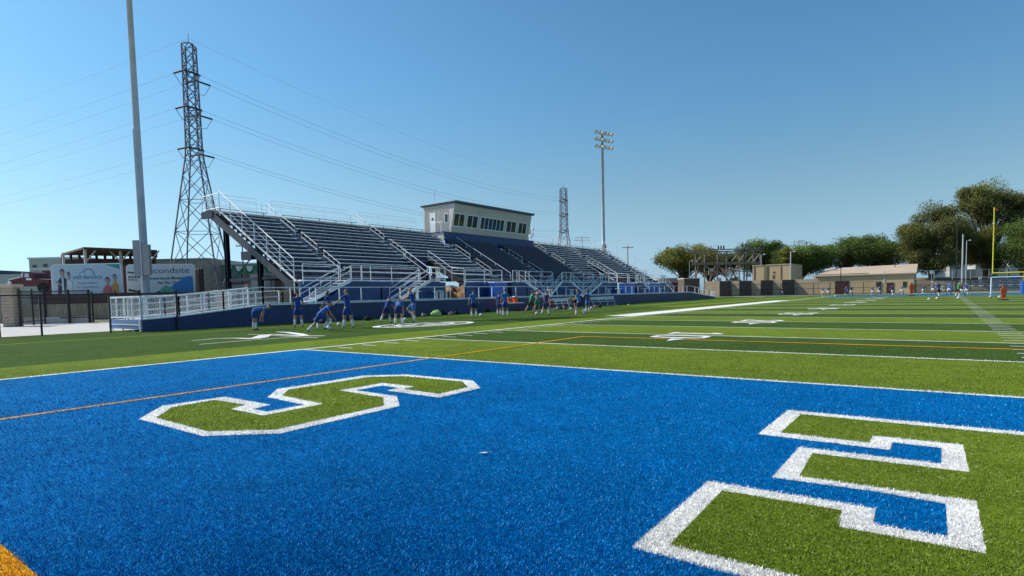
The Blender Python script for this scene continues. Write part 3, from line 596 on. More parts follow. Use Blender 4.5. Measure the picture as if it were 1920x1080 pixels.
# ================================================================== PYLONS
def beam(m, a, b_, w_): m.bar(a, b_, w_)
def pylon(base, H, wb, wt, waist, ang, lab, thick=.22, levels=(.89,.76,.61), legend=0, det=1.0):
    t = thing('transmission_pylon', lab, 'pylon', base, 'steel lattice pylons'); base = Vector(base)
    u = Vector((math.cos(ang), math.sin(ang), 0)); v = Vector((-u.y, u.x, 0))
    def half(z):
        f = z/H
        return (wb + (waist-wb)*(f/.60) if f < .60 else waist+(wt-waist)*((f-.60)/.40))/2
    cor = lambda z, i: base+Z3*z+u*half(z)*(1,1,-1,-1)[i]+v*half(z)*(1,-1,-1,1)[i]
    zs = [0, H*.16, H*.30, H*.42, H*.51, H*.58] + [H*(.58+.42*i/9) for i in range(1, 10)]
    for i in range(4):
        m = MB()
        for a, b_ in zip(zs[:-1], zs[1:]): beam(m, cor(a, i), cor(b_, i), thick)
        m.build('leg', M['lattice'], t)
    for i in range(4):
        j = (i+1) % 4; m = MB()
        for n_, (a, b_) in enumerate(zip(zs[:-1], zs[1:])):
            if n_ == 0:
                mid = (cor(b_, i)+cor(b_, j))/2-Z3*(b_-a)*.35
                beam(m, cor(a, i), mid, thick*.55); beam(m, cor(a, j), mid, thick*.55); beam(m, mid, cor(b_, i), thick*.5); beam(m, mid, cor(b_, j), thick*.5)
                h = (a+b_)*.4; beam(m, cor(h, i), cor(h, j), thick*.4); beam(m, cor(h, i)*.5+cor(h, j)*.5, cor(b_*.98, i), thick*.35)
            else:
                beam(m, cor(a, i), cor(b_, j), thick*.5); beam(m, cor(a, j), cor(b_, i), thick*.5)
            if n_ in (0, 1, 2) or n_ > 4: beam(m, cor(b_, i), cor(b_, j), thick*.45)
            if n_ > 5 and n_ % 3 == 2:
                for q in (.35, .7): zq = a+(b_-a)*q; beam(m, cor(zq, i), cor(zq, j), thick*.3)
        m.build('lattice_panel', M['lattice'], t)
    m = MB(); top = base+Z3*(H+.5)
    for i in range(4): beam(m, cor(H, i), top, thick*.5)
    m.bar(top, top+Z3*1.2, .06); m.build('peak', M['lattice'], t)
    at_ = []
    for f in levels:
        z = H*f
        for s_ in (-1, 1):
            o_ = base+Z3*z+v*s_*(half(z)+1.3); m = MB(); beam(m, base+Z3*z+v*s_*half(z), o_, thick*.6); beam(m, base+Z3*(z-1.2)+v*s_*half(z-1.2), o_, thick*.4); m.build('crossarm', M['lattice'], t); at_.append(o_)
    return t, at_
dA, dB = 86, 196
A = foot(dA, 379); B = foot(dB, 1059.5)
hA = zat(dA, 365, 97); hB = zat(dB, 1058, 356)
line = (B-A).normalized(); angl = math.atan2(line.y, line.x)
face_a = math.atan2(sdv.y, sdv.x)+.16
tA, aA = pylon(A, hA, 7.6, 1.45, 1.7, face_a, 'tall steel lattice pylon standing behind the near end of the grandstand', .16)
tB, aB = pylon(B, hB, 8.0, 1.9, 2.3, face_a, 'distant steel lattice pylon seen above the far half of the grandstand', .17)
def wire(a, b_, sag, lab, r=.016, n_=24):
    pts = [a.lerp(b_, i/n_)-Z3*sag*4*(i/n_)*(1-i/n_) for i in range(n_+1)]
    m = MB(); m.tube(pts, r, 4); return tag(m.build('power_line', M['wire']), lab, 'power line', 'overhead power lines')
def insul(m, a, d_, L_=2.3):
    q = a+d_*L_; m.tube([a, q], .13, 6); return q
lv = ['top', 'middle', 'bottom']; sd_ = ['far', 'near']
C2 = foot(200, -640)
for i, (a, b_) in enumerate(zip(aA, aB)):
    d1 = ((b_-Z3*3)-a).normalized(); off = a-A; c2 = C2+off; d0 = ((c2-Z3*4)-a).normalized()
    m = MB(); q1 = insul(m, a, d1); q0 = insul(m, a, d0); m.tube([q0, q0.lerp(q1, .25)-Z3*1.5, q0.lerp(q1, .75)-Z3*1.5, q1], .04, 4); m.build('insulator_string', M['insul'], tA)
    m = MB(); qb = insul(m, b_, -d1); insul(m, b_, d1); m.build('insulator_string', M['insul'], tB)
    wire(q1, qb, 3.2, '%s conductor on the %s side sagging between the two lattice pylons' % (lv[i//2], sd_[i % 2]))
    wire(q0, c2, 4.5, '%s conductor on the %s side leaving the near pylon toward the left' % (lv[i//2], sd_[i % 2]))
wire(A+Z3*(hA+1), B+Z3*(hB+1), 2.5, 'thin earth wire strung between the peaks of both pylons', .012)
wire(A+Z3*(hA+1), C2+Z3*(hA+1), 4, 'thin earth wire leaving the near pylon peak toward the left', .012)
# ================================================================== UTILITY POLES BEHIND THE STAND
def upole(x, depth, ytop, lab, arms=1, mt='rust', r=.14, lampkind=None, arm=1.3, grp='utility poles'):
    b_ = foot(depth, x); h = zat(depth, x, ytop); t = thing('utility_pole' if not lampkind else 'lamp_post', lab, 'utility pole' if not lampkind else 'lamp post', b_, grp)
    m = MB(); m.tube([b_, b_+Z3*h], [r, r*.75], 8); m.build('pole', M[mt], t)
    for k in range(arms):
        m = MB(); c_ = b_+Z3*(h-.5-k*1.2); m.bar(c_-sdv*arm, c_+sdv*arm, .14); [m.bar(c_+sdv*arm*s_, c_+sdv*arm*s_+Z3*.3, .08) for s_ in (-.9, -.4, .4, .9)]; m.build('crossarm', M[mt], t)
    if lampkind:
        m = MB(); c_ = b_+Z3*h; m.tube([c_, c_+sdv*.7+Z3*.15], .05, 6); m.build('lamp_arm', M[mt], t); m = MB(); m.ball(c_+sdv*.8+Z3*.1, .32, .2, .14); m.build('lamp_head', M['lampface'], t)
    return t
upole(1093, 260, 444, 'thin twin-armed utility pole seen just right of the distant pylon', 2, 'rust', .18, arm=3.2)
upole(1178, 150, 461, 'dark utility pole with flat crossarm beyond the far end of the grandstand', 1, 'rust', .16, arm=1.4)
upole(1207, 230, 506, 'small distant utility pole low behind the far end of the grandstand', 2, 'rust', .15, arm=1.6)
upole(459, 95, 456, 'utility pole with short crossarm seen under the grandstand corner', 1, 'rust', .13, arm=1.0)
upole(485, 100, 475, 'slim pole between the grandstand columns', 0, 'rust', .1)
upole(1395, 150, 466, 'dark wooden utility pole in front of the substation frame, left of a close pair', 1, 'black', .2, arm=1.5)
upole(1400, 152, 470, 'dark wooden utility pole in front of the substation frame, right of a close pair', 0, 'black', .17)
upole(1293, 175, 490, 'small lamp post left of the substation frame', 0, 'galv', .1, 'y', grp='lamp posts')
upole(1427, 160, 478, 'lamp post before the plain tan block building', 0, 'galv', .1, 'y', grp='lamp posts')
upole(1482, 138, 473, 'pale lamp post at the right corner of the plain tan building', 0, 'galv', .17, 'y', grp='lamp posts')
upole(1803, 135, 440, 'thick pale grey pole in front of the large trees', 0, 'galv', .2)
upole(1810, 150, 452, 'thinner pale pole just right of the thick pale grey pole', 0, 'galv', .12, 'y', grp='lamp posts')
upole(1792, 126, 398, 'very tall black netting pole in front of the large trees', 0, 'black', .12)
upole(1677, 126, 482, 'black netting pole in front of the tan gabled building near its right end', 0, 'black', .1)
upole(1576, 126, 503, 'black netting pole in front of the tan gabled building near its left end', 0, 'black', .1)
upole(1560, 180, 488, 'small pale lamp post over the roof end of the tan gabled building, left of two', 0, 'galv', .09, 'y', grp='lamp posts')
upole(1564, 182, 490, 'small pale lamp post over the roof end of the tan gabled building, right of two', 0, 'galv', .09, 'y', grp='lamp posts')
# ================================================================== LEFT BACKGROUND
def facing(depth, x0, x1, y0, y1, extra=0):
    """camera-ward upright rectangle at a depth: origin (left bottom), along, height"""
    a, b_ = W(depth, x0, y1), W(depth+extra, x1, y1); zt_ = zat(depth, x0, y0); zb = zat(depth, x0, y1); a.z = zb; b_.z = zb
    al = (b_-a); L_ = al.length; al.normalize(); return a, al, L_, zt_-zb, Vector((al.y, -al.x, 0))
def board(t, depth, x0, x1, y0, y1, extra=0):
    o, al, L_, h, n_ = facing(depth, x0, x1, y0, y1, extra); r = .35; poly = []
    for cx, cy, a0 in ((L_-r, h-r, 0), (r, h-r, 90), (r, r*.3, 180), (L_-r, r*.3, 270)):
        for k in range(4): a = math.radians(a0+30*k); poly.append((cx+r*math.cos(a), cy+(r if cy > 1 else r*.3)*math.sin(a)))
    m = MB(); m.prism(poly, o, al, Z3, -n_*.25); m.build('frame', M['white'], t)
    return o, al, L_, h, n_
def decal(t, fr_, poly, mt, lift, name='print'):
    o, al, L_, h, n_ = fr_; m = MB(); m.prism([(x*L_, y*h) for x, y in poly], o+n_*lift, al, Z3, n_*.004); return m.build(name, M[mt], t)
def ell(cx, cy, rx, ry, n_=18, a0=0, a1=360): return [(cx+rx*math.cos(math.radians(a0+(a1-a0)*i/n_)), cy+ry*math.sin(math.radians(a0+(a1-a0)*i/n_))) for i in range(n_ if a1-a0 == 360 else n_+1)]
def lettering(t, fr_, txt, x, y, size, mt, lift=.03, bold=0, name='lettering', width=None):
    o, al, L_, h, n_ = fr_; cu = bpy.data.curves.new(name, 'FONT'); cu.body = txt; cu.size = size*h; cu.extrude = .004; cu.offset = bold
    ob = bpy.data.objects.new(name, cu); COL.objects.link(ob); dg = bpy.context.evaluated_depsgraph_get(); me = bpy.data.meshes.new_from_object(ob.evaluated_get(dg)); bpy.data.objects.remove(ob)
    xs_ = [v.co.x for v in me.vertices]; wsc = (width*L_/(max(xs_)-min(xs_))) if width else 1
    R = Matrix((al*wsc, Z3, n_)).transposed().to_4x4(); me.transform(Matrix.Translation(o+al*x*L_+Z3*y*h+n_*lift) @ R)
    me.materials.clear(); me.materials.append(M[mt]); ob = bpy.data.objects.new(name, me); COL.objects.link(ob); ob.parent = t; ob.matrix_parent_inverse = t.matrix_basis.inverted(); return ob
t = thing('advertising_board', 'pale blue advertising trailer with printed people and a cloud logo', 'billboard', foot(56, 165), 'parked advertising trailers')
F = board(t, 56, 98, 230, 496, 553); decal(t, F, [(.015,.02),(.985,.02),(.985,.97),(.015,.97)], 'panelb', .02, 'panel')
decal(t, F, [(.78,.96),(.98,.96),(.98,.80)], 'teal', .04)
def person_print(cx, top, w_, shirt, hair, skin='prints'):
    decal(t, F, [(cx-w_*1.5,.03),(cx+w_*1.3,.03),(cx+w_*1.2,top-.33),(cx+w_*.4,top-.24),(cx-w_*.4,top-.24),(cx-w_*1.3,top-.36)], shirt, .05)
    decal(t, F, ell(cx, top-.08, w_*.62, .105), hair, .06); decal(t, F, ell(cx+.002, top-.13, w_*.48, .10), skin, .07)
person_print(.165, .82, .048, 'printd', 'printd'); decal(t, F, [(.155,.03),(.185,.03),(.182,.58),(.16,.58)], 'panelw', .08); decal(t, F, [(.06,.42),(.15,.28),(.155,.33),(.08,.45)], 'prints', .08)
person_print(.255, .72, .036, 'panelw', 'printd')
person_print(.80, .53, .05, 'printp', 'printd'); person_print(.905, .62, .038, 'printo', 'printd')
lettering(t, F, 'nerdemics', .31, .50, .20, 'printt', bold=.008, width=.41)
lettering(t, F, 'Technical Support', .37, .34, .085, 'printg', width=.28); lettering(t, F, 'For Virtual Schools', .36, .21, .085, 'printg', width=.30)
for cx, cy, r0, a0, a1 in ((.535, .62, .085, 0, 150), (.45, .62, .045, 40, 200)):
    pts = ell(cx, cy, r0, r0*2.6, 14, a0, a1); pts2 = ell(cx, cy, r0*.88, r0*.88*2.6, 14, a0, a1)[::-1]; decal(t, F, pts+pts2, 'printt', .045)
o, al, L_, h, n_ = F
m = MB(); [m.tube([o+al*L_*q-Z3*.5-n_*.2, o+al*L_*q-Z3*.5-n_*.45], .5, 14) for q in (.55, .68)]; m.build('wheel', M['tyre'], t); m = MB(); m.box(0,0,0,0,0,0) if False else m.obox(o+al*L_*.5-Z3*.25-n_*.3, al, n_, Z3, L_*.5, .3, .15); [m.bar(o+al*L_*q-n_*.3, Vector((*(o+al*L_*q-n_*.3).xy, 0)), .15) for q in (.1, .9)]; m.build('chassis', M['black'], t)
t = thing('advertising_board', 'pale grey advertising trailer lettered about classroom monitoring with a blue triangle', 'billboard', foot(58, 300), 'parked advertising trailers')
F = board(t, 58, 239, 367, 496, 553, 1); decal(t, F, [(.015,.02),(.985,.02),(.985,.97),(.015,.97)], 'panelw', .02, 'panel')
decal(t, F, [(.55,.03),(.97,.03),(.97,.57),(.9,.60),(.70,.35)], 'printb', .035); decal(t, F, [(.42,.03),(.74,.03),(.66,.22),(.56,.30)], 'printgr', .04); decal(t, F, [(.64,.03),(.8,.03),(.72,.12)], 'printd', .045); decal(t, F, [(.40,.03),(.5,.03),(.46,.12)], 'printd', .045)
lettering(t, F, 'secondsite', .26, .70, .26, 'printg', bold=.004, width=.66); lettering(t, F, 'Chromebook Monitoring', .29, .49, .12, 'printd', bold=.012, width=.64); lettering(t, F, 'For The Classroom', .45, .34, .12, 'printd', bold=.012, width=.47)
decal(t, F, [(.02,.72),(.17,.68),(.17,.72),(.02,.77)], 'printd', .04); [decal(t, F, [(.03+i*.045,.55),(.06+i*.045,.55),(.06+i*.045,.61),(.03+i*.045,.61)], 'printd', .04) for i in range(4)]; decal(t, F, [(.02,.48),(.17,.47),(.17,.495),(.02,.51)], 'printd', .04)
decal(t, F, [(.02,.12),(.18,.08),(.18,.12),(.02,.2)], 'printd', .04)
o, al, L_, h, n_ = F; m = MB(); [m.tube([o+al*L_*q-Z3*.5-n_*.2, o+al*L_*q-Z3*.5-n_*.45], .5, 14) for q in (.55, .68)]; m.build('wheel', M['tyre'], t); m = MB(); m.obox(o+al*L_*.5-Z3*.25-n_*.3, al, n_, Z3, L_*.5, .3, .15); [m.bar(o+al*L_*q-n_*.3, Vector((*(o+al*L_*q-n_*.3).xy, 0)), .15) for q in (.1, .9)]; m.build('chassis', M['black'], t)
# generic block building aligned to the view
def footY(Yp, x): p = onY(Yp, x, 560); return Vector((p.x, p.y, 0))
def dep(p): return (p-CAM).dot(fwd)
def block(name, lab, cat, depth, x0, x1, ytop, mt, thick=12, extra=0, group=None, parapet=None, wins=(), wmat='glass', Yp=None):
    a, b_ = (foot(depth, x0), foot(depth+extra, x1)) if Yp is None else (footY(Yp, x0), footY(Yp, x1))
    depth = dep(a) if Yp else depth; al = (b_-a); L_ = al.length; al.normalize(); n_ = Vector((al.y, -al.x, 0)); H = zat(depth, x0, ytop)
    t = thing(name, lab, cat, (a+b_)/2, group); m = MB(); m.obox((a+b_)/2-n_*thick/2+Z3*H/2, al, n_, Z3, L_/2, thick/2, H/2); m.build('wall', M[mt], t)
    if parapet: m = MB(); m.obox((a+b_)/2-n_*thick/2+Z3*(H+.1), al, n_, Z3, L_/2+.12, thick/2+.12, .12); m.build('roof', M[parapet], t)
    for (wx0, wx1, wy0, wy1) in wins:
        f0, f1 = (wx0-x0)/(x1-x0), (wx1-x0)/(x1-x0); z1_, z0_ = zat(depth, wx0, wy0), max(zat(depth, wx0, wy1), .05)
        m = MB(); m.obox(a+al*L_*(f0+f1)/2+n_*.03+Z3*(z0_+z1_)/2, al, n_, Z3, L_*(f1-f0)/2, .03, (z1_-z0_)/2); m.build('window' if wmat == 'glass' else 'opening', M[wmat], t)
    return t, a, al, L_, n_, H
block('warehouse', 'low tan warehouse with two small upper windows at the far left', 'warehouse', 88, 59, 150, 486, 'concrete', 14, 0, parapet='white', wins=[(66, 73, 497, 502), (86, 93, 495, 501)])
block('perimeter_wall', 'long low pale wall at the left edge behind the red truck', 'wall', 110, -60, 60, 516, 'concrete', 1, 0)
block('shed', 'dark-roofed shed at the far left edge', 'shed', 130, -40, 6, 508, 'roofblue', 10)
block('loading_dock', 'pale walled loading dock behind the red truck', 'building', 80, 64, 102, 506, 'concrete', 3, wins=[(72, 92, 513, 520)], parapet='white')
block('long_building', 'long grey-brown flat roofed building behind the near light pole', 'building', 96, 270, 394, 489, 'brick', 16, 0, parapet='galvb')
block('annex_building', 'pale roofed grey annex seen under the grandstand', 'building', 100, 393, 520, 497, 'galvb', 16, 0, parapet='white', wins=[(400, 404, 520, 526), (455, 470, 510, 530)])
block('shipping_container', 'maroon container between the two advertising boards', 'container', 66, 229, 243, 497, 'maroon', 4)
block('shipping_container', 'maroon container behind the red truck at the board edge', 'container', 64, 83, 99, 508, 'maroon', 4)
# pavilion
t = thing('open_pavilion', 'open sided pavilion with dark roof and pale braced posts', 'pavilion', foot(76, 200))
a = foot(76, 118); b_ = foot(82, 292); c_ = foot(70, 165)
zr = zat(70, 165, 464); zl = zat(78, 118, 476); zrr = zat(78, 292, 471)
back = Vector((-fwd.x, -fwd.y, 0)).normalized()
A0, A1, A2, A3 = foot(84, 121), foot(72, 163), foot(76, 300), foot(88, 300)
m = MB(); T0, T1, T2, T3 = A0+Z3*zat(84, 121, 475.5), A1+Z3*zat(72, 163, 463.5), A2+Z3*zat(76, 300, 469), A3+Z3*zat(88, 300, 479)
m.quad(T0, T1, T2, T3); m.quad(*[q-Z3*.25 for q in (T3, T2, T1, T0)]); 
for p_, q_ in ((T0,T1),(T1,T2),(T2,T3),(T3,T0)): m.quad(p_, q_, q_-Z3*.25, p_-Z3*.25)
m.build('roof', mat('rust_brown_roof', (.10, .05, .04), .8, var=.2), t)
for px_, dp in ((165, 72.6), (231, 74.8), (285, 76.2), (124, 83.5)):
    q = foot(dp, px_); zt_ = zat(dp, px_, 468) if dp < 80 else zat(dp, px_, 474); m = MB(); m.bar(q, q+Z3*zt_, .26)
    if dp < 80: m.bar(q+Z3*(zt_-1.6), q+sdv*1.3+Z3*(zt_-.2), .13); m.bar(q+Z3*(zt_-1.6), q-sdv*1.3+Z3*(zt_-.2), .13) if px_ != 165 else None
    m.build('post', M['concrete'], t)
m = MB(); q0, q1 = foot(84.5, 122), foot(86, 296); z_a = zat(85, 200, 485.5); al = (q1-q0).normalized(); m.obox((q0+q1)/2+Z3*z_a/2, al, Vector((al.y, -al.x, 0)), Z3, (q1-q0).length/2, .2, z_a/2)
for i in range(12): q = q0.lerp(q1, i/11); m.bar(q+Z3*z_a, q+Z3*(z_a+.75), .28)
m.build('rear_wall', M['dooor'], t)
# tanks
for i, (x, mt, lab) in enumerate(((371, 'rust', 'pale rusty upright cylinder right of the grey advertising board'), (376.5, 'dooor', 'dark brown upright cylinder between two others by the board'), (381, 'black', 'dark upright cylinder, rightmost by the grey advertising board'))):
    b_ = foot(58+i, x); h = zat(58+i, x, 506); m = MB(); m.tube([b_, b_+Z3*h, b_+Z3*(h+.15)], [.17, .17, .08], 12); tag(m.build('storage_cylinder', M[mt], smooth=False), lab, 'cylinder', 'upright cylinders by the board')
# red truck
t = thing('pickup_truck', 'old dark red pickup truck parked nose left behind the fence', 'truck', foot(60, 50))
o = foot(60, 17); al = sdv.copy(); n_ = fr.copy(); kz = lambda y: zat(60, 50, y)-.0; s1 = (foot(60, 92)-o).length/75
prof_ = [(17,536),(17,527),(21,524),(40,520),(43,511),(47,510),(60,510),(65,513),(66,522),(92,525),(92,538)]
m = MB(); m.prism([((x-17)*s1, kz(y)) for x, y in prof_], o, al, Z3, -n_*1.9); m.build('body', M['maroon'], t, bevel=.05)
m = MB(); m.prism([((x-17)*s1, kz(y)) for x, y in [(49,520),(50,513),(57,513),(58,520)]], o+n_*.02, al, Z3, n_*.01); m.prism([((x-17)*s1, kz(y)) for x, y in [(41.5,520),(44,512),(47,511.5),(46,520)]], o+n_*.02, al, Z3, n_*.01); m.build('window', M['panelw'], t)
m = MB(); m.prism([((x-17)*s1, kz(y)) for x, y in [(52,522),(62,522),(62,525.5),(52,525.5)]], o+n_*.02, al, Z3, n_*.01); m.build('door_badge', M['white'], t)
for x in (29, 82): m = MB(); c_ = o+al*(x-17)*s1+Z3*(kz(540)); m.tube([c_+n_*.12, c_-n_*.2], .5, 16); m.build('wheel', M['tyre'], t)
m = MB(); m.ball(o+al*.25+Z3*kz(530)+n_*.05, .2, .2, .2); m.build('headlight', M['lampface'], t)
m = MB(); m.prism([((x-17)*s1, kz(y)) for x, y in [(17,523.5),(40,519),(40,520.2),(21,524.6)]], o+n_*.01, al, Z3, n_*.02); m.build('bonnet_highlight', M['white'], t)  # white strip standing in for the highlight along the bonnet
# pillars, fences
def pillar(depth, xc, w_, ytop, lab, mt='brick'):
    b_ = foot(depth, xc); h = zat(depth, xc, ytop); t = thing('brick_pillar', lab, 'pillar', b_, 'brick pillars of the ornamental fence')
    m = MB(); m.obox(b_+Z3*(h-.2)/2, sdv, fr, Z3, w_/2, w_/2, (h-.2)/2); m.build('shaft', M[mt], t); m = MB(); m.obox(b_+Z3*(h-.1), sdv, fr, Z3, w_/2+.1, w_/2+.1, .099); m.build('capstone', M['cap'], t, bevel=.05)
    for k in range(int((h-.4)/.28)):
        pass
pillar(41, 22, .8, 533, 'tan brick pillar with stone cap at the left edge'); pillar(40, 423, .95, 544, 'brick pillar with stone cap behind the ramp railing below the pylon'); pillar(43, 537, .8, 544, 'brick pillar with stone cap behind the ramp beside the bending player')
def picket(d0, x0, d1, x1, y0, lab, mt='black', z0=.2, step=.14, h=None, pst=True, name='picket_fence'):
    a, b_ = foot(d0, x0), foot(d1, x1); h0 = h or zat(d0, x0, y0); L_ = (b_-a).length; t = thing(name, lab, 'fence', (a+b_)/2, 'fences at the left of the field')
    m = MB()
    for z in (z0+.1, h0*.8, h0-.05): m.bar(a+Z3*z, b_+Z3*z, .05)
    m.build('rail', M[mt], t); m = MB()
    n_ = int(L_/step)
    for i in range(n_+1): q = a.lerp(b_, i/n_); m.bar(q+Z3*z0, q+Z3*h0, .022)
    m.build('pickets', M[mt], t)
    if pst:
        for i in range(max(2, int(L_/2.6))+1): q = a.lerp(b_, i/max(2, int(L_/2.6))); m = MB(); m.bar(q, q+Z3*(h0+.15), .1); m.build('post', M[mt], t)
    return t
picket(41, 36, 44.5, 82, 545, 'black picket fence panel right of the brick pillar')
picket(45.5, 172, 44, 262, 550, 'black picket fence behind the ramp landing'); picket(44, 262, 41, 412, 551, 'black picket fence behind the ramp railing'); picket(40, 436, 42, 530, 552, 'black picket fence between the two right brick pillars'); picket(41, -40, 41, 8, 545, 'black picket fence left of the brick pillar')
t = thing('gate', 'black framed swing gates in the ornamental fence', 'gate', foot(45, 128))
for x, y in ((84, 543), (128, 543), (166, 543)): b_ = foot(45, x); m = MB(); m.bar(b_, b_+Z3*zat(45, x, y), .17); m.build('post', M['black'], t)
for x0, x1 in ((86, 126), (130, 164)):
    a, b_ = foot(45.1, x0), foot(45.1, x1); m = MB(); [m.bar(a+Z3*z, b_+Z3*z, .07) for z in (.45, 1.9, 2.5)]; [m.bar(a.lerp(b_, i/14)+Z3*.45, a.lerp(b_, i/14)+Z3*2.5, .02) for i in range(15)]; m.build('gate_leaf', M['black'], t)
m = MB(); a, b_ = foot(44.3, 36), foot(46, 174); al = (b_-a).normalized(); m.obox((a+b_)/2+Z3*.25, al, Vector((al.y, -al.x, 0)), Z3, (b_-a).length/2, .14, .25); tag(m.build('low_wall', M['concrete']), 'low concrete kerb wall under the gate and picket fence', 'wall')
m = MB(); a, b_ = foot(52, -60), foot(55, 420); al = (b_-a).normalized(); m.obox((a+b_)/2+Z3*.75, al, Vector((al.y, -al.x, 0)), Z3, (b_-a).length/2, .3, .75); tag(m.build('retaining_wall', M['soil']), 'tan retaining wall behind the ornamental fence', 'wall')
m = MB(); a, b_ = foot(53.5, 60), foot(57, 560); al = (b_-a).normalized(); m.obox((a+b_)/2+Z3*1.95, al, Vector((al.y, -al.x, 0)), Z3, (b_-a).length/2, .2, .45); tag(m.build('privacy_fence', M['dooor']), 'dark windscreen fence along the top of the tan retaining wall', 'fence')
# front chain link fence at the turf edge
t = thing('chain_link_fence', 'low black chain link fence at the near left turf edge', 'fence', (-19.3, -1, 0), 'fences at the left of the field')
p0_, p1_, p2_, p3_ = G(0, 632.5), G(79, 630), G(208, 624), Vector((-17.4, 4.05, 0)); dd_ = (p0_-p1_).normalized(); hF = 2.0
fp = [p0_+dd_*5.4, p0_+dd_*2.6, p0_, p1_, p2_, p3_]
for q in fp: m = MB(); m.bar(q, q+Z3*hF, .075); m.build('post', M['black'], t)
m = MB()
for a, b_ in zip(fp[:-1], fp[1:]): m.bar(a+Z3*(hF-.04), b_+Z3*(hF-.04), .06)
m.build('top_rail', M['black'], t)
m = MB()
for a, b_ in zip(fp[:-1], fp[1:]):
    L_ = (b_-a).length; al = (b_-a)/L_; s_ = -hF
    while s_ < L_:
        for u0, u1, w0, w1 in ((s_, s_+hF, 0, 1), (s_+hF, s_, 0, 1)):
            q0_, q1_ = u0, u1
            c0, c1 = min(max(q0_, 0), L_), min(max(q1_, 0), L_)
            if abs(c1-c0) < .02: continue
            z0_ = hF*(c0-q0_)/(q1_-q0_); z1_ = hF*(c1-q0_)/(q1_-q0_); m.bar(a+al*c0+Z3*(z0_+.02), a+al*c1+Z3*max(.02, z1_-.03), .0028)
        s_ += .16
m.build('mesh', M['black'], t)
# green and white bunting under the stand
t = thing('bunting', 'green and white scalloped bunting hanging under the grandstand', 'bunting'); a, b_ = W(62, 418, 499), W(64, 516, 499); b_.z = a.z
for i in range(5):
    p_, q_ = a.lerp(b_, i/5), a.lerp(b_, (i+1)/5)
    for r_, mt in ((1.0, 'flag'), (.6, 'white')):
        c_ = (p_+q_)/2; hw = (q_-p_).length/2*r_; al = (q_-p_).normalized(); m = MB(); n_ = Vector((al.y, -al.x, 0))
        m.prism([(hw*math.cos(math.pi*k/10), -hw*1.9*math.sin(math.pi*k/10)) for k in range(11)], c_+n_*(.05 if r_ < 1 else 0), al, Z3, n_*.02); m.build('swag', M[mt], t)
t = thing('banner', 'white banner with blue swoosh leaning under the grandstand', 'banner', foot(60, 493)); o = foot(60, 488); zt_ = zat(60, 490, 513)
m = MB(); m.prism([(0, .4), (.65, .4), (.65, zt_), (0, zt_)], o, sdv, Z3, fr*.03); m.build('cloth', M['white'], t); m = MB(); m.prism([(.02, 1.5), (.3, 2.1), (.62, 2.3), (.62, 1.9), (.3, 1.6)], o+fr*.035, sdv, Z3, fr*.005); m.build('swoosh', M['printb'], t)
for i, (x0, x1, y0, y1, mt, lab) in enumerate(((475, 487, 515, 536, 'concrete', 'pale crate stack under the grandstand left of the banner'), (500, 511, 512, 534, 'galvb', 'grey cabinet under the grandstand right of the banner'), (518, 531, 519, 536, 'dooor', 'dark brown hutch with pale roof under the grandstand'), (440, 462, 531, 540, 'galvb', 'low grey chest with red lid under the grandstand'))):
    a, b_ = W(59, x0, y1), W(59, x1, y1); zb, zt_ = max(a.z, .02), zat(59, x0, y0); t = thing('storage_crate', lab, 'crate', foot(59, x0)); L_ = (b_-a).length
    m = MB(); c_ = (a+b_)/2; c_.z = zt_/2; m.obox(c_, sdv, fr, Z3, L_/2, .5, zt_/2-.1); m.build('body', M[mt], t, bevel=.04); m = MB(); c_.z = zt_-.05; m.obox(c_, sdv, fr, Z3, L_/2+.08, .58, .05); m.build('lid', M['white' if i == 2 else ('sred' if i == 3 else mt)], t)
# dirt mounds seen through the passages
for x, dp, lab in ((873, 66, 'tan dirt mound seen through the near grandstand passage'), (1138, 120, 'tan dirt mound seen through the far grandstand passage')):
    b_ = foot(dp, x); me = bpy.data.meshes.new('dirt_mound'); bm = bmesh.new(); bmesh.ops.create_icosphere(bm, subdivisions=4, radius=1)
    for v in bm.verts: k = 1+.14*math.sin(v.co.x*7+v.co.y*3)+.1*math.sin(v.co.y*11+v.co.z*5); v.co = Vector((v.co.x*3.2*k, v.co.y*2.6*k, max(v.co.z, -.02)*2.7*k))
    bm.to_mesh(me); bm.free(); me.materials.append(mat('sunlit_dirt', (.26, .15, .08), .95, var=.4, scale=1.2, bump=.6)); o = bpy.data.objects.new('dirt_mound', me); COL.objects.link(o); o.location = b_; tag(o, lab, 'dirt mound')

m = MB(); q_ = [foot(44.6, 36), foot(46.2, 174), foot(46, 300), foot(54.5, 420), foot(51.6, -40)]; m.quad(*[(p.x, p.y, .02) for p in q_]); struct(m.build('grass_strip', M['grass']))
# ================================================================== FAR END
block_pts = [(1322,1349,0),(1371,1386,1),(1409,1426,2),(1449,1466,3),(1490,1534,4)]
t = thing('block_wall', 'tan block wall stepping in zigzag bays behind the far fence', 'wall', foot(135, 1430))
Yw = 122.0
for i, (xa, xb, k) in enumerate(block_pts):
    a, b_ = footY(Yw, xa), footY(Yw, xb); h = zat(dep(a), xa, 527.8-.9*i)
    m = MB(); m.box(a.x, b_.x, Yw, Yw+.4, 0, h); m.build('wall_bay', M['block'], t)
    if i+1 < len(block_pts):
        Yn = Yw+2.6; c_ = footY(Yn, block_pts[i+1][0]); al = (c_-b_).normalized(); n_ = Vector((al.y, -al.x, 0)); m = MB(); m.obox((c_+b_)/2+Z3*(h-.02)/2-n_*.2, al, n_, Z3, (c_-b_).length/2, .195, (h-.02)/2); m.build('wall_bay', M['blockd'], t); Yw = Yn  # shaded faces of the same wall, their shade put into a darker colour
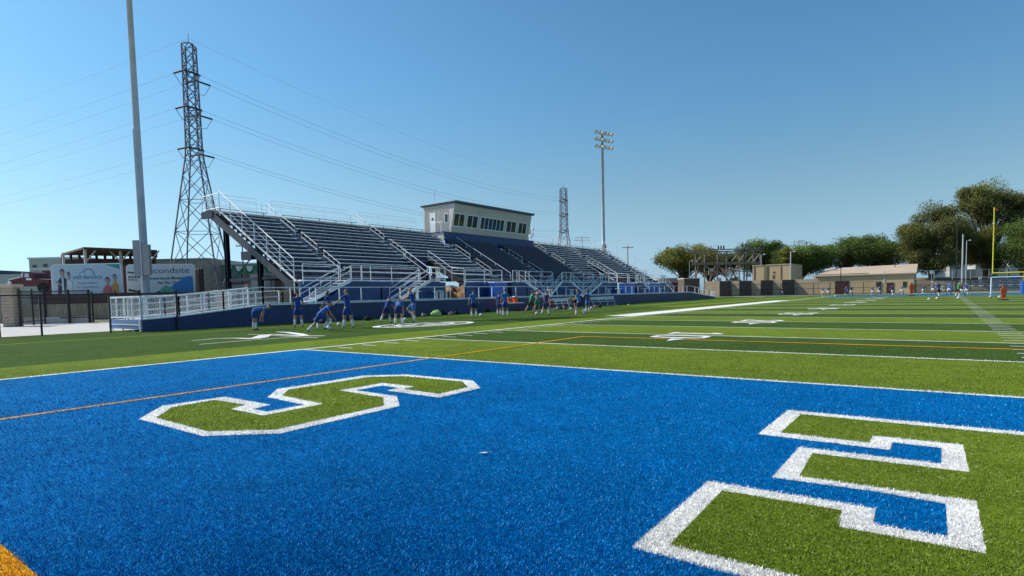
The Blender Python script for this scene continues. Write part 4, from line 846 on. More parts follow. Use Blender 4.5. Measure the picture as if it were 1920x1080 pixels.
block('plain_building', 'plain windowless tan building with dark pilasters behind the zigzag wall', 'building', 165, 1411, 1483, 499, 'tan', 14, 6, Yp=150, parapet='tanroof', wins=[(1414, 1416, 500, 526), (1439, 1442, 500, 526), (1464, 1466, 500, 526), (1449, 1453, 516, 523), (1450, 1454, 510, 513)], wmat='blockd')
# gabled building
t = thing('gabled_building', 'long tan building with low pitched roof and dark red doors behind the far fence', 'building', foot(138, 1620))
a, b_ = footY(136.5, 1528), footY(136.5, 1713); al = (b_-a).normalized(); n_ = Vector((al.y, -al.x, 0)); L_ = (b_-a).length; H = zat(dep(b_), 1713, 511)
m = MB(); m.obox((a+b_)/2-n_*6+Z3*H/2, al, n_, Z3, L_/2, 6, H/2); m.build('wall', M['tan'], t)
f1 = (1575-1528)/(185); Hr = zat(dep(b_)+6, 1713, 497)+.2
m = MB(); e = .4; p = [a+n_*e-al*e+Z3*H, b_+n_*e+al*e+Z3*H, b_-n_*6+al*e+Z3*Hr, a+al*L_*f1-n_*6+Z3*(Hr-.2)]
m.quad(*p); q_ = [a-n_*12+Z3*H, b_-n_*12+Z3*H]; m.quad(b_-n_*12+al*e+Z3*H, a-n_*12-al*e+Z3*H, p[3], p[2]); m.quad(p[0], p[3], a-n_*12-al*e+Z3*H); m.quad(p[1], b_-n_*12+al*e+Z3*H, p[2])
m.quad(*[v_-Z3*.25 for v_ in (p[1], p[0])], p[0], p[1]); m.build('roof', M['tanroof'], t)
def on_front(x0, x1, y0, y1, nm, mt, off=.04):
    f0, f1_ = (x0-1528)/185, (x1-1528)/185; z1_ = zat(dep(a+al*L_*f0), x0, y0); z0_ = max(.02, zat(dep(a+al*L_*f0), x0, y1)); m = MB(); m.obox(a+al*L_*(f0+f1_)/2+n_*off+Z3*(z0_+z1_)/2, al, n_, Z3, L_*(f1_-f0)/2, .04, (z1_-z0_)/2); return m.build(nm, M[mt], t)
on_front(1568, 1595, 527, 553, 'door', 'dooor'); on_front(1665, 1678, 530, 553, 'door', 'dooor'); on_front(1529, 1632, 515, 518, 'fascia', 'blockd'); on_front(1646, 1653, 529, 537, 'window', 'glass'); on_front(1694, 1700, 528, 538, 'window', 'glass'); on_front(1660, 1662, 509, 530, 'downpipe', 'concrete')
m = MB(); c_ = a+al*1.5-n_*4+Z3*(H+1.2); m.tube([c_-Z3*.8, c_, c_+al*2+Z3*.3], .35, 8); m.build('roof_duct', M['galv'], t)
# substation frame
t = thing('substation_frame', 'tangled weathered steel substation lattice behind the zigzag wall', 'substation', foot(172, 1370))
def bx_(x, y, d=172): q = foot(d, x); return Vector((q.x, q.y, max(0, zat(d, x, y))))
for d in (172, 178):
    for x in (1304, 1321, 1345, 1362, 1386, 1412, 1425):
        m = MB(); m.bar(bx_(x, 560, d), bx_(x, 472 if x > 1360 else 468, d), .32); m.build('column', M['rust'], t)
    for y0, y1, xa, xb in ((496, 494, 1299, 1428), (493.5, 491.5, 1299, 1428), (470, 466, 1290, 1432), (473, 470, 1290, 1432), (478, 476, 1345, 1425)):
        m = MB(); m.bar(bx_(xa, y0, d), bx_(xb, y1, d), .3); m.build('beam', M['rust'], t)
for x0, y0, x1, y1 in ((1309,475,1343,494),(1304,494,1316,480),(1325,498,1342,528),(1342,498,1330,528),(1347,498,1360,520),(1365,494,1384,528),(1384,496,1366,528),(1309,500,1304,528),(1321,480,1330,494),(1386,490,1398,474),(1412,492,1424,476),(1366,528,1352,500),(1330,478,1345,494),(1400,494,1412,478),(1372,490,1384,476)):
    m = MB(); m.bar(bx_(x0, y0), bx_(x1, y1, 176), .24); m.build('brace', M['rust'], t)
for x in (1347, 1352, 1357, 1391, 1398, 1404): m = MB(); b_ = bx_(x, 468 if x < 1380 else 464); m.tube([b_, b_+Z3*1.1], .22, 8); m.build('insulator', M['insul'], t)
random.seed(5)
for i in range(34):
    x = random.uniform(1300, 1430); dx_ = random.uniform(-14, 14); y_ = random.choice((470, 478, 494, 500)); m = MB(); m.bar(bx_(x, y_, 173+i*.15), bx_(x+dx_, y_+random.uniform(8, 26), 173.5+i*.15), .13); m.build('brace', M['rust'], t)
for i in range(14): x = random.uniform(1300, 1420); y = random.uniform(505, 528); q = bx_(x, y, 174); m = MB(); m.obox(q, sdv, fr, Z3, random.uniform(.3, 1), .3, random.uniform(.3, .9)); m.build('switchgear', M['galv' if i % 3 == 0 else 'rust'], t)
block('brick_shed', 'small red brown shed with pale roof at the foot of the substation', 'shed', 160, 1283, 1312, 523, 'blockd', 6, parapet='concrete')
block('distant_building', 'low pale distant building beyond the grandstand ramp', 'building', 200, 1232, 1290, 523, 'concrete', 8, parapet='white')
block('distant_building', 'low rust red distant building beyond the grandstand ramp', 'building', 190, 1252, 1281, 530, 'sred', 8)
for i, (x0, x1, y, lab) in enumerate(((1779, 1812, 493, 'white house with grey roof at the left of the row under the large trees'), (1828, 1860, 497, 'second white house in the row under the large trees'), (1870, 1888, 500, 'narrow white house seen behind the goalpost'), (1891, 1930, 487, 'tall white house at the right edge under the trees'))):
    block('white_house', lab, 'house', 190, x0, x1, y, 'whouse', 8, group='white houses under the trees', parapet='galvb', wins=[((x0+x1)/2-3, (x0+x1)/2+3, y+8, y+13)])
# embankment and ribbons behind far right fence
m = MB(); a, b_ = foot(150, 1714), foot(150, 1990); al = (b_-a).normalized(); n_ = Vector((al.y, -al.x, 0)); hb = zat(150, 1800, 518)
m.prism([(0, 0), (3, hb*.55), (14, hb), (26, hb), (26, 0)], a, -n_, Z3, b_-a); tag(m.build('embankment', mat('brown_bank', (.15, .10, .07), .95, var=.4, scale=.7, c2=(.20, .17, .09), bump=.4)), kind='structure')
t = thing('seating_block', 'grey low bleacher seating behind the far fence at the right', 'bleachers', foot(140, 1850)); 
a, b_ = foot(138, 1770), foot(138, 1990); al = (b_-a).normalized(); n_ = Vector((al.y, -al.x, 0))
for r in range(6): m = MB(); m.obox((a+b_)/2-n_*(r*.8)+Z3*(.35+r*.42), al, n_, Z3, (b_-a).length/2, .3, .05); m.build('plank', M['galv'], t)
m = MB(); [m.obox(a.lerp(b_, i/12)-n_*2+Z3*1.2, al, n_, Z3, .06, 2.1, .06) for i in range(13)]; [m.bar(a.lerp(b_, i/12), a.lerp(b_, i/12)-n_*4+Z3*2.4, .1) for i in range(13)]; m.build('frame', M['galv'], t)
def far_fence(d0, x0, d1, x1, h, lab, mt='black', nx=10, mesh=True):
    a, b_ = foot(d0, x0), foot(d1, x1); t = thing('far_fence', lab, 'fence', (a+b_)/2, 'fences at the far end')
    for i in range(nx+1): q = a.lerp(b_, i/nx); m = MB(); m.bar(q, q+Z3*h, .11); m.build('post', M[mt], t)
    m = MB(); [m.bar(a+Z3*z, b_+Z3*z, .075) for z in (h-.04, h*.52, .1)]; m.build('rail', M[mt], t)
    if mesh:
        m = MB(); L_ = (b_-a).length; al = (b_-a)/L_; s_ = 0
        while s_ < L_-h: m.bar(a+al*s_, a+al*(s_+h)+Z3*h, .012); m.bar(a+al*(s_+h), a+al*s_+Z3*h, .012); s_ += .35
        m.build('mesh', M[mt], t)
far_fence(126, 1372, 124, 1650, 2.55, 'black chain link fence across the far end before the tan buildings', nx=9)
far_fence(124, 1650, 122, 1990, 2.55, 'black chain link fence across the far end at the right', nx=10)
far_fence(145, 1716, 145, 1990, 5.2, 'tall grey fence with top rail on the bank before the large trees', 'galv', 8, False)
for x, y, s_, lab in ((1746, 510.5, 1.0, 'small white sign on the tree bank left of the pale poles'), (1837, 522, .95, 'small white sign on the far fence between the pale poles and the goalpost')):
    q = foot(143, x); z = zat(143, x, y); m = MB(); m.obox(q+Z3*z, sdv, fr, Z3, .4*s_, .03, .4*s_); m.bar(q+Z3*0, q+Z3*(z-.4), .06); tag(m.build('sign', M['sign']), lab, 'sign')
# goal post, soccer goal, dummies
t = thing('goal_post', 'yellow football goal post with two uprights at the far end', 'goal post', (24.38, 101.5, 0)); gy = 100.6
m = MB(); m.tube([(24.38, gy+2, 0), (24.38, gy+2, 1.6), (24.38, gy+1.6, 2.6), (24.38, gy+.1, 3.05)], .09, 10); m.build('gooseneck', M['yellow'], t)
m = MB(); m.tube([(20.82, gy, 3.08), (27.94, gy, 3.08)], .10, 10); m.build('crossbar', M['yellow'], t)
for X_ in (20.82, 27.94): m = MB(); m.tube([(X_, gy, 3.0), (X_, gy, 12.6)], [.085, .075], 10); m.build('upright', M['yellow'], t)
m = MB(); m.obox(Vector((20.75, gy, 12.4)), X3, Y3, Z3, .02, .02, .3); m.quad((20.84, gy, 12.5), (21.2, gy, 12.3), (21.2, gy, 12.15), (20.84, gy, 12.3)); m.build('ribbon', M['orange'], t)
m = MB(); m.tube([(24.38, gy+2, 0), (24.38, gy+2, 1.9)], .3, 12); m.build('base_pad', M['bluebox'], t)
t = thing('soccer_goal', 'white soccer goal with pale net under the goal post', 'goal', (24, 100, 0)); gx0 = onY(98.5, 1858, 552).x; gx1 = gx0+7.32; zc = 2.44
m = MB(); [m.tube([(X_, 98.5, 0), (X_, 98.5, zc)], .07, 8) for X_ in (gx0, gx1)]; m.tube([(gx0, 98.5, zc), (gx1, 98.5, zc)], .07, 8); m.build('frame', M['white'], t)
m = MB(); [m.tube([(X_, 98.5, zc), (X_, 99.3, zc), (X_, 100.6, 0), (X_, 98.5, 0.05)], .03, 6) for X_ in (gx0, gx1)]; m.build('stay', M['white'], t)
m = MB()
for i in range(31): X_ = gx0+7.32*i/30; m.bar((X_, 99.3, zc), (X_, 100.6, 0), .012)
for i in range(12): f = i/11; m.bar((gx0, 99.3+1.3*f, zc*(1-f)), (gx1, 99.3+1.3*f, zc*(1-f)), .012)
m.build('net', M['netting'], t)
for x, y, lab in ((1709, 555, 'orange free kick dummy standing left of the pale poles'), (1881, 563, 'orange free kick dummy standing in front of the soccer goal')):
    q = G(x, y); t = thing('training_dummy', lab, 'training dummy', q, 'orange training dummies'); hh = 1.95*(1.0 if x < 1800 else .98)
    sil = [(-.25, .35), (-.25, .95), (-.36, 1.0), (-.36, 1.55), (-.22, 1.68), (-.12, 1.72), (-.13, 1.95), (.13, 1.95), (.12, 1.72), (.22, 1.68), (.36, 1.55), (.36, 1.0), (.25, .95), (.25, .35)]
    if x > 1800: sil = [(a_*.8, b_*.66) for a_, b_ in sil]
    m = MB(); m.prism(sil, q, sdv, Z3, fr*.05); m.build('body', M['orange'], t)
    top = .35 if x < 1800 else .3
    for s_ in (-.18, .18): m = MB(); m.tube([q+sdv*s_, q+sdv*s_+Z3*(top+.1)], .02, 6); m.build('leg', M['orange'], t)
    m = MB(); m.obox(q+Z3*.06, sdv, fr, Z3, .38, .18, .05); m.build('base', M['black'], t)
# parked pale cars
for x0, x1, yt, lab in ((1382, 1417, 550, 'pale silver sedan parked beyond the sideline end'),):
    q = foot(134, x0); s1 = (foot(134, x1)-q).length; t = thing('parked_car', lab, 'car', q, 'cars parked beyond the far left corner')
    sil = [(0, .25), (0, .62), (.03, .72), (.18, .80), (.33, 1.12), (.42, 1.24), (.62, 1.24), (.74, 1.1), (.85, .88), (.98, .8), (1, .6), (1, .25)]; k1 = 4.4; sc = 1.0; q2 = q
    m = MB(); m.prism([(a_*k1, b_) for a_, b_ in sil], q2, sdv, Z3, -fr*1.7); m.build('body', M['galv' if x0 > 1350 else 'steelg'], t, bevel=.06)
    m = MB(); m.prism([(a_*k1, b_) for a_, b_ in [(.22, .82), (.35, 1.08), (.43, 1.17), (.61, 1.17), (.71, 1.05), (.79, .88)]], q2+fr*.01, sdv, Z3, fr*.01); m.build('window', M['glass'], t)
    for a_ in (.18, .8): m = MB(); c_ = q2+sdv*(a_*k1)+Z3*.31; m.tube([c_+fr*.03, c_-fr*.2], .31, 14); m.build('wheel', M['tyre'], t)
# ================================================================== TREES
def tree(x, depth, ytop, x0, x1, lab, hue=0, n=9000, ybot=None, seed=0, lean=0, blobs=None):
    rng = np.random.default_rng(100+seed); b_ = foot(depth, x); H = zat(depth, x, ytop); wdt = (foot(depth, x1)-foot(depth, x0)).length; cx = (foot(depth, x0)+foot(depth, x1))/2
    t = thing('leafy_tree', lab, 'tree', b_, 'trees at the far end'); zb = zat(depth, x, ybot) if ybot else H*.25
    m = MB(); tr = H*.022+.1; m.tube([b_, b_+Z3*H*.2, b_+Z3*H*.45+sdv*.3], [tr*1.3, tr, tr*.7], 10); m.build('trunk', M['bark'], t, smooth=True)
    nb = blobs or 40; C_ = []
    for i in range(nb):
        for _ in range(30):
            u = rng.uniform(-1, 1); vv = rng.uniform(0, 1); w_ = rng.uniform(-1, 1)
            if (u*u + (2*vv-1)**2*.9 + w_*w_*.8) < 1: break
        rr = wdt*rng.uniform(.085, .185)
        c_ = cx+sdv*u*1.12*(wdt/2-rr*.6)+fr*w_*(wdt/2-rr)*.8+Z3*(zb+rr*.8+(H-zb-rr*1.7)*vv); C_.append((c_, rr))
    C_.append((Vector((b_.x, b_.y, H-wdt*.17)), wdt*.17))
    m = MB()
    for c_, rr in C_:
        s_ = b_+Z3*H*rng.uniform(.2, .42); mid = s_.lerp(c_, .5)+Z3*rng.uniform(-.3, .6); m.tube([s_, mid, c_], [tr*.5, tr*.3, tr*.12], 6)
    m.build('limb', M['bark'], t)
    per = int(n*3.0)//len(C_); P_ = []; T_ = []
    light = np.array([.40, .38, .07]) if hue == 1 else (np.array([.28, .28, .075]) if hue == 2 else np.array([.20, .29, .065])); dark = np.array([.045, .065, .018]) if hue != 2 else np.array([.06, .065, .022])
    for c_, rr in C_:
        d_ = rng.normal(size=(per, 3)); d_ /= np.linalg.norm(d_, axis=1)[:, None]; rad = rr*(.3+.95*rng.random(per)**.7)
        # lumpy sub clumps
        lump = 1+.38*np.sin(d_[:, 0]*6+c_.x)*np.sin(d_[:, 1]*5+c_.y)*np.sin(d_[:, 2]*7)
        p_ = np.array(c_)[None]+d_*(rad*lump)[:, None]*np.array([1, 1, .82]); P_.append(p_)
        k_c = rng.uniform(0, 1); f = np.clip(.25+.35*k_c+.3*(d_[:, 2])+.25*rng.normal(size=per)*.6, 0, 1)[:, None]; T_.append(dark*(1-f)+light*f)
    P_ = np.concatenate(P_); T_ = np.concatenate(T_); keep = P_[:, 2] > zb*.9; P_ = P_[keep]; T_ = T_[keep]; N_ = len(P_)
    sz = depth/150*rng.uniform(.10, .22, N_)[:, None]; a1 = rng.normal(size=(N_, 3)); a1 /= np.linalg.norm(a1, axis=1)[:, None]; a2 = np.cross(a1, rng.normal(size=(N_, 3))); a2 /= np.linalg.norm(a2, axis=1)[:, None]
    V_ = np.stack([P_+a1*sz, P_+a2*sz*.6, P_-a1*sz, P_-a2*sz*.6], 1).astype(np.float32)
    me = bpy.data.meshes.new('crown'); me.vertices.add(N_*4); me.vertices.foreach_set('co', V_.ravel()); me.loops.add(N_*4); me.loops.foreach_set('vertex_index', np.arange(N_*4, dtype=np.int32))
    me.polygons.add(N_); me.polygons.foreach_set('loop_start', np.arange(0, N_*4, 4, dtype=np.int32)); me.polygons.foreach_set('loop_total', np.full(N_, 4, np.int32)); me.update()
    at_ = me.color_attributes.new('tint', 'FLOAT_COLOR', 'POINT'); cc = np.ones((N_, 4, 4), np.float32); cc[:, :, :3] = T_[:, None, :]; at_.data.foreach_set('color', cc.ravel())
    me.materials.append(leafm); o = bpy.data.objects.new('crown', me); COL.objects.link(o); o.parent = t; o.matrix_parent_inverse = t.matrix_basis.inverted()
    return t
tree(1283, 185, 455, 1231, 1345, 'rounded olive green tree left of the substation, the leftmost tree', 1, 11000, 515, 1)
tree(1330, 200, 464, 1300, 1392, 'dark tree crown behind the left half of the substation frame', 0, 6000, 520, 2)
tree(1420, 205, 447, 1372, 1475, 'dark green tree behind the right half of the substation frame', 0, 11000, 515, 3)
tree(1500, 185, 450, 1452, 1565, 'green tree right of the plain tan building', 0, 14000, 520, 4)
tree(1478, 180, 462, 1460, 1500, 'yellow green tree at the corner of the plain tan building', 1, 4500, 500, 5)
tree(1580, 200, 444, 1530, 1640, 'dark spreading tree behind the left end of the gabled building', 0, 12000, 505, 6)
tree(1645, 198, 437, 1592, 1702, 'dark spreading tree behind the right end of the gabled building', 0, 14000, 505, 7)
tree(1745, 160, 376, 1692, 1812, 'large brownish autumn tree right of the gabled building', 2, 22000, 519, 8)
tree(1848, 165, 337, 1778, 1924, 'tallest tree, olive and brown, right of the very tall black netting pole', 2, 34000, 516, 9)
tree(1915, 150, 405, 1868, 2010, 'dark green tree at the right edge behind the goalpost', 0, 15000, 514, 10)
tree(1790, 200, 430, 1755, 1850, 'dark filler tree between the autumn tree and the tallest tree', 0, 8000, 512, 11)
# ================================================================== PEOPLE
def skin_mesh(name, verts, edges, rad, mt, parent, root=0, sub=1, world=None):
    me = bpy.data.meshes.new(name); me.from_pydata([tuple(v) for v in verts], edges, []); o = bpy.data.objects.new(name, me); COL.objects.link(o)
    sk = o.modifiers.new('s', 'SKIN'); sk.use_smooth_shade = True; sk.branch_smoothing = .3
    for i, v in enumerate(me.skin_vertices[0].data):
        r = rad[i]; v.radius = r if isinstance(r, tuple) else (r, r); v.use_root = (i == root)
    if sub: sb = o.modifiers.new('b', 'SUBSURF'); sb.levels = sub; sb.render_levels = sub
    dg = bpy.context.evaluated_depsgraph_get(); nm = bpy.data.meshes.new_from_object(o.evaluated_get(dg)); nm.name = name
    bpy.data.objects.remove(o); bpy.data.meshes.remove(me)
    if world: nm.transform(world)
    nm.materials.clear(); nm.materials.append(M[mt]); no = bpy.data.objects.new(name, nm); COL.objects.link(no)
    if parent: no.parent = parent; no.matrix_parent_inverse = parent.matrix_basis.inverted()
    return no
def limb(pitch, ab, side):
    p, a = math.radians(pitch), math.radians(ab); return Vector((side*math.sin(a), math.sin(p)*math.cos(a), -math.cos(p)*math.cos(a)))
def person(x, y, H, head_deg, pose, shirt, shorts, hair='hair', skin='skin', sock='sock', shoe='shoe', lab='', detail=True, shirtless=False, group='soccer players warming up'):
    """head_deg: facing direction in degrees from the camera's right-hand direction; pose keys: lean, lleg, rleg (pitch, abduct, knee), larm, rarm (pitch, abduct, elbow), look"""
    q = G(x, y); t = thing('person', lab, 'person', q, group)
    an = math.atan2(sdv.y, sdv.x)+math.radians(head_deg); F3 = Vector((math.cos(an), math.sin(an), 0)); R3_ = Vector((F3.y, -F3.x, 0))
    ln = math.radians(pose.get('lean', 0)); tz = Vector((0, math.sin(ln), math.cos(ln))); ty = Vector((0, math.cos(ln), -math.sin(ln)))
    P = Vector((0, 0, 0)); V, E, Rr = [P], [], [(.078, .06)]
    def add(p, par, r): V.append(p); E.append((par, len(V)-1)); Rr.append(r); return len(V)-1
    waist = add(tz*.09, 0, (.066, .052)); chest = add(tz*.20+ty*.005, waist, (.078, .056)); neckb = add(tz*.285, chest, (.045, .04)); neck = add(tz*.32+ty*.008, neckb, (.029, .031))
    look = math.radians(pose.get('look', 0)); lz = Vector((0, math.sin(ln*.55+look), math.cos(ln*.55+look))); ly = Vector((0, lz.z, -lz.y))
    h0 = V[neck]; j1 = add(h0+lz*.035+ly*.012, neck, (.038, .043)); j2 = add(h0+lz*.072+ly*.010, j1, (.044, .052)); j3 = add(h0+lz*.115+ly*.002, j2, (.034, .040))
    if detail: add(h0+lz*.058+ly*.068, j1, (.008, .008))
    feet = []; wrists = {}; elb = {}; knees = {}
    for s_, k in ((-1, 'lleg'), (1, 'rleg')):
        pt, ab, kn = pose.get(k, (0, 4, 3)); hip = add(Vector((s_*.048, 0, -.02)), 0, (.058, .06)); d1 = limb(pt, ab, s_); kne = V[hip]+d1*.235; mid = add(V[hip]+d1*.1, hip, (.054, .056)); a1 = add(kne, mid, (.036, .038))
        d2 = limb(pt-kn, ab*.6, s_); calf = add(kne+d2*.085-Vector((0, .006, 0)), a1, (.034, .036)); ank = add(kne+d2*.232, calf, (.02, .022)); V_ank = V[ank]
        feet.append((s_, V_ank, pt-kn)); knees[s_] = (V[hip], V[mid], kne, V[calf], V_ank)
        if detail: toe = add(V_ank+Vector((0, .06, -.025)), ank, (.018, .012))
    for s_, k in ((-1, 'larm'), (1, 'rarm')):
        pt, ab, el_ = pose.get(k, (0, 12, 8)); sh = add(V[neckb]+Vector((s_*.098, 0, 0))-tz*.018, neckb, (.032, .032)); d1 = limb(pt, ab, s_); el = V[sh]+d1*.165; a1 = add(el, sh, (.022, .022)); d2 = limb(pt+el_, ab*.7, s_)
        wr = el+d2*.145; fa = add(el+d2*.05, a1, (.022, .021)); w_ = add(wr, fa, (.014, .015)); elb[s_] = (V[neckb], V[sh], el)
        if detail:
            palm = add(wr+d2*.035, w_, (.014, .02)); sd2 = Vector((0, 1, 0)) if abs(d2.y) < .8 else Vector((0, 0, 1)); sd2 = (sd2-d2*sd2.dot(d2)).normalized()
            for f, L_ in ((-.015, .036), (-.005, .044), (.005, .042), (.015, .034)):
                f1 = add(wr+d2*(.035+L_*.6)+sd2*f, palm, (.0052, .0052)); add(wr+d2*(.035+L_)+sd2*f*.9-Vector((s_*.008, 0, 0)), f1, (.0045, .0045))
            add(wr+d2*.035+sd2*.034, palm, (.0055, .0055))
    low = min(min(v.z for v in V), min(f[1].z-.038 for f in feet)); base = Vector((0, 0, -low))
    fm = (feet[0][1]+feet[1][1])/2 if not pose.get('anchor') else feet[0 if pose['anchor'] < 0 else 1][1]
    Wm = Matrix.Translation(q) @ Matrix((R3_, F3, Z3)).transposed().to_4x4() @ Matrix.Scale(H*1.07, 4) @ Matrix.Translation(base-Vector((fm.x, fm.y, 0)))
    skin_mesh('body', V, E, Rr, skin, t, 0, 1, Wm)
    # shirt
    if not shirtless:
        SV = [tz*-.035, tz*.03, tz*.09, tz*.20+ty*.005, V[neckb]-tz*.004]; SE = [(0,1),(1,2),(2,3),(3,4)]; SR = [(.094, .08), (.090, .074), (.080, .066), (.090, .068), (.052, .047)]
        for s_ in (-1, 1):
            nb_, sh, el = elb[s_]; i0 = len(SV); SV += [sh, sh.lerp(el, .62)]; SE += [(4, i0), (i0, i0+1)]; SR += [(.042, .042), (.036, .036)]
        skin_mesh('shirt', SV, SE, SR, shirt, t, 0, 1, Wm)
    HV = [tz*.07, Vector((0, 0, -.005))]; HE = [(0, 1)]; HR = [(.084, .066), (.088, .074)]
    for s_ in (-1, 1):
        hip, mid, kne, calf, ank = knees[s_]; i0 = len(HV); HV += [hip, mid, mid.lerp(kne, .72)]; HE += [(1, i0), (i0, i0+1), (i0+1, i0+2)]; HR += [(.068, .07), (.066, .07), (.060, .062)]
    skin_mesh('shorts', HV, HE, HR, shorts, t, 0, 1, Wm)
    for s_ in (-1, 1):
        hip, mid, kne, calf, ank = knees[s_]; d_ = (ank-kne).normalized()
        if sock: skin_mesh('sock', [kne+d_*.04, calf, ank+d_*.005], [(0,1),(1,2)], [(.036,.038),(.038,.040),(.026,.028)], sock, t, 0, 1, Wm)
        an_ = [f for f in feet if f[0] == s_][0][2]; lift = max(0, -an_)/90
        dn = Vector((0, 1, -.0)) if an_ > -35 else Vector((0, .75, -.65)); dn.normalize(); hl_ = ank+Vector((0, -.012, -.022))
        skin_mesh('shoe', [hl_, hl_+dn*.045, hl_+dn*.088], [(0,1),(1,2)], [(.026,.022),(.028,.020),(.022,.014)], shoe, t, 0, 1, Wm)
    # hair cap
    hc = h0+lz*.088-ly*.004; hm = skin_mesh('hair', [hc-ly*.014-lz*.02, hc-ly*.004+lz*.018, hc+ly*.016+lz*.03], [(0,1),(1,2)], [(.046,.046),(.048,.046),(.034,.028)], hair, t, 0, 1, Wm)
    if detail:
        m = MB()
        for s_ in (-1, 1): m.ball(Wm @ (h0+lz*.070+ly*.060+Vector((s_*.018, 0, 0))), .009)
        m.build('eyes', M['hairb'], t); m = MB(); a_, b_ = Wm @ (h0+lz*.030+ly*.055-Vector((.014, 0, 0))), Wm @ (h0+lz*.030+ly*.055+Vector((.014, 0, 0))); m.bar(a_, b_, .008); m.build('mouth', M['sred'], t)
        for s_ in (-1, 1): m = MB(); m.ball(Wm @ (h0+lz*.065+ly*.002+Vector((s_*.047, 0, 0))), .006*H, .013*H, .018*H); m.build('ear', M[skin], t)
    return t
hz_ = lambda x, yf, yt: (zat(dep(G(x, yf)), x, yt))           # figure height from its head row
STAND = dict()
person(478, 619, 1.75, 25, dict(lean=78, lleg=(8, 8, 6), rleg=(-2, 8, 4), larm=(-22, 4, 4), rarm=(-14, 4, 6), look=10), 'slight', 'sblue', lab='player in blue bending forward with straight legs, leftmost on the sideline')
person(560, 613, hz_(560, 613, 549), 100, dict(lean=3, lleg=(-4, 7, 6), rleg=(6, 7, 4), larm=(15, 16, 30), rarm=(25, 10, 70)), 'sblue', 'sblue', 'hairb', lab='dark haired player in blue standing with back turned beside the ramp')
person(592, 622, 1.72, 30, dict(lean=48, lleg=(-25, 14, 25), rleg=(62, 8, 95), larm=(5, 12, 10), rarm=(20, 10, 12), look=-25), 'slight', 'sblue', 'hairb', lab='player in light blue in a low lunge with one leg stretched back')
person(607, 618, 1.55, 130, dict(lean=25, lleg=(88, 18, 120), rleg=(84, 18, 125), larm=(35, 14, 30), rarm=(35, 14, 35)), 'sred', 'snavy', 'hair', lab='small player in dark red kneeling behind the grey ball')
person(620, 611, hz_(620, 611, 547), 170, dict(lean=6, lleg=(-6, 6, 6), rleg=(10, 7, 6), larm=(22, 10, 12), rarm=(30, 14, 15)), 'sblue', 'snavy', 'hairb', 'skind', lab='dark haired player in blue standing with one arm hanging beside the lunging player')
person(654, 615, hz_(654, 615, 544), 150, dict(lean=4, lleg=(10, 8, 8), rleg=(-8, 7, 5), larm=(48, 18, 8), rarm=(10, 8, 20)), 'sblue', 'sblue', 'hairl', lab='tall fair haired player in blue with one arm stretched to the left')
person(723, 606, hz_(723, 606, 555), 70, dict(lean=28, lleg=(-22, 10, 12), rleg=(14, 8, 10), larm=(60, 30, 40), rarm=(20, 10, 20)), 'sblue', 'snavy', 'hairb', lab='dark haired player in navy leaning forward with crossed pale socks')
person(748, 609, 1.72, 95, dict(lean=66, lleg=(2, 9, 5), rleg=(2, 9, 5), larm=(10, 6, 10), rarm=(-8, 6, 4), look=-20), 'slight', 'snavy', 'hairl', lab='fair haired player in light blue bent over with dark shorts seen from behind')
person(777, 605, hz_(777, 605, 541), 190, dict(lean=10, lleg=(0, 4, 2), rleg=(52, 10, 100), larm=(55, 10, 5), rarm=(50, 12, 12), anchor=-1), 'sblue', 'slight', 'hairl', lab='fair haired player balancing on one leg and reaching left, beside the round emblem')
person(889, 595, hz_(889, 595, 545), 100, dict(lean=5, lleg=(-5, 6, 5), rleg=(14, 8, 12), larm=(-8, 16, 15), rarm=(12, 22, 25)), 'slight', 'snavy', 'hair', shoe='shoer', lab='player in light blue and red shoes walking away with dark shorts')
person(936, 591, hz_(936, 591, 550), 70, dict(lean=2, lleg=(2, 5, 3), rleg=(-3, 5, 3), larm=(5, 10, 10), rarm=(5, 10, 14)), 'sblue', 'sblue', 'hair', lab='shorter player in dark blue just left of the taller light blue one by the coolers')
person(948, 594, hz_(948, 594, 544), 95, dict(lean=3, lleg=(-3, 6, 3), rleg=(5, 6, 3), larm=(6, 14, 12), rarm=(18, 14, 25)), 'slight', 'sblue', 'hairb', lab='taller player in light blue standing just left of the orange coolers')
person(992, 588, hz_(992, 588, 547), 20, dict(lean=14, lleg=(-26, 8, 8), rleg=(22, 8, 25), larm=(-12, 12, 20), rarm=(28, 12, 40)), 'sgreen', 'sblack', 'hairb', sock=None, lab='player in green striding to the right beside the coolers')
person(1007, 585, hz_(1007, 585, 544), 60, dict(lean=4, lleg=(-10, 5, 10), rleg=(8, 6, 5), larm=(150, 30, 120), rarm=(150, 30, 120)), 'sgrey', 'sgreen', 'hair', sock=None, lab='player in grey top and green shorts with hands behind the head')
person(1022, 591, hz_(1022, 591, 546), 30, dict(lean=6, lleg=(-14, 8, 8), rleg=(14, 10, 14), larm=(-10, 14, 35), rarm=(15, 14, 35)), 'snavy', 'snavy', 'hairb', lab='player in dark navy stepping right just behind a white ball')
person(1034, 584, 1.5, 80, dict(lean=20, lleg=(85, 15, 120), rleg=(80, 15, 115), larm=(30, 12, 40), rarm=(30, 12, 40)), 'sred', 'snavy', 'hair', lab='small crouching player in dark red by the near bench')
person(1078, 581, 1.7, 190, dict(lean=72, lleg=(5, 8, 5), rleg=(-3, 8, 4), larm=(-15, 5, 5), rarm=(-10, 5, 5)), 'sgreen', 'sblack', 'hair', sock=None, lab='player in green bent forward in front of the near bench')
person(1088, 592, hz_(1088, 592, 543), 160, dict(lean=6, lleg=(18, 8, 12), rleg=(-18, 8, 10), larm=(25, 12, 60), rarm=(15, 12, 60)), 'slight', 'snavy', 'hair', lab='player in light blue with white socks striding beside the bent green player')
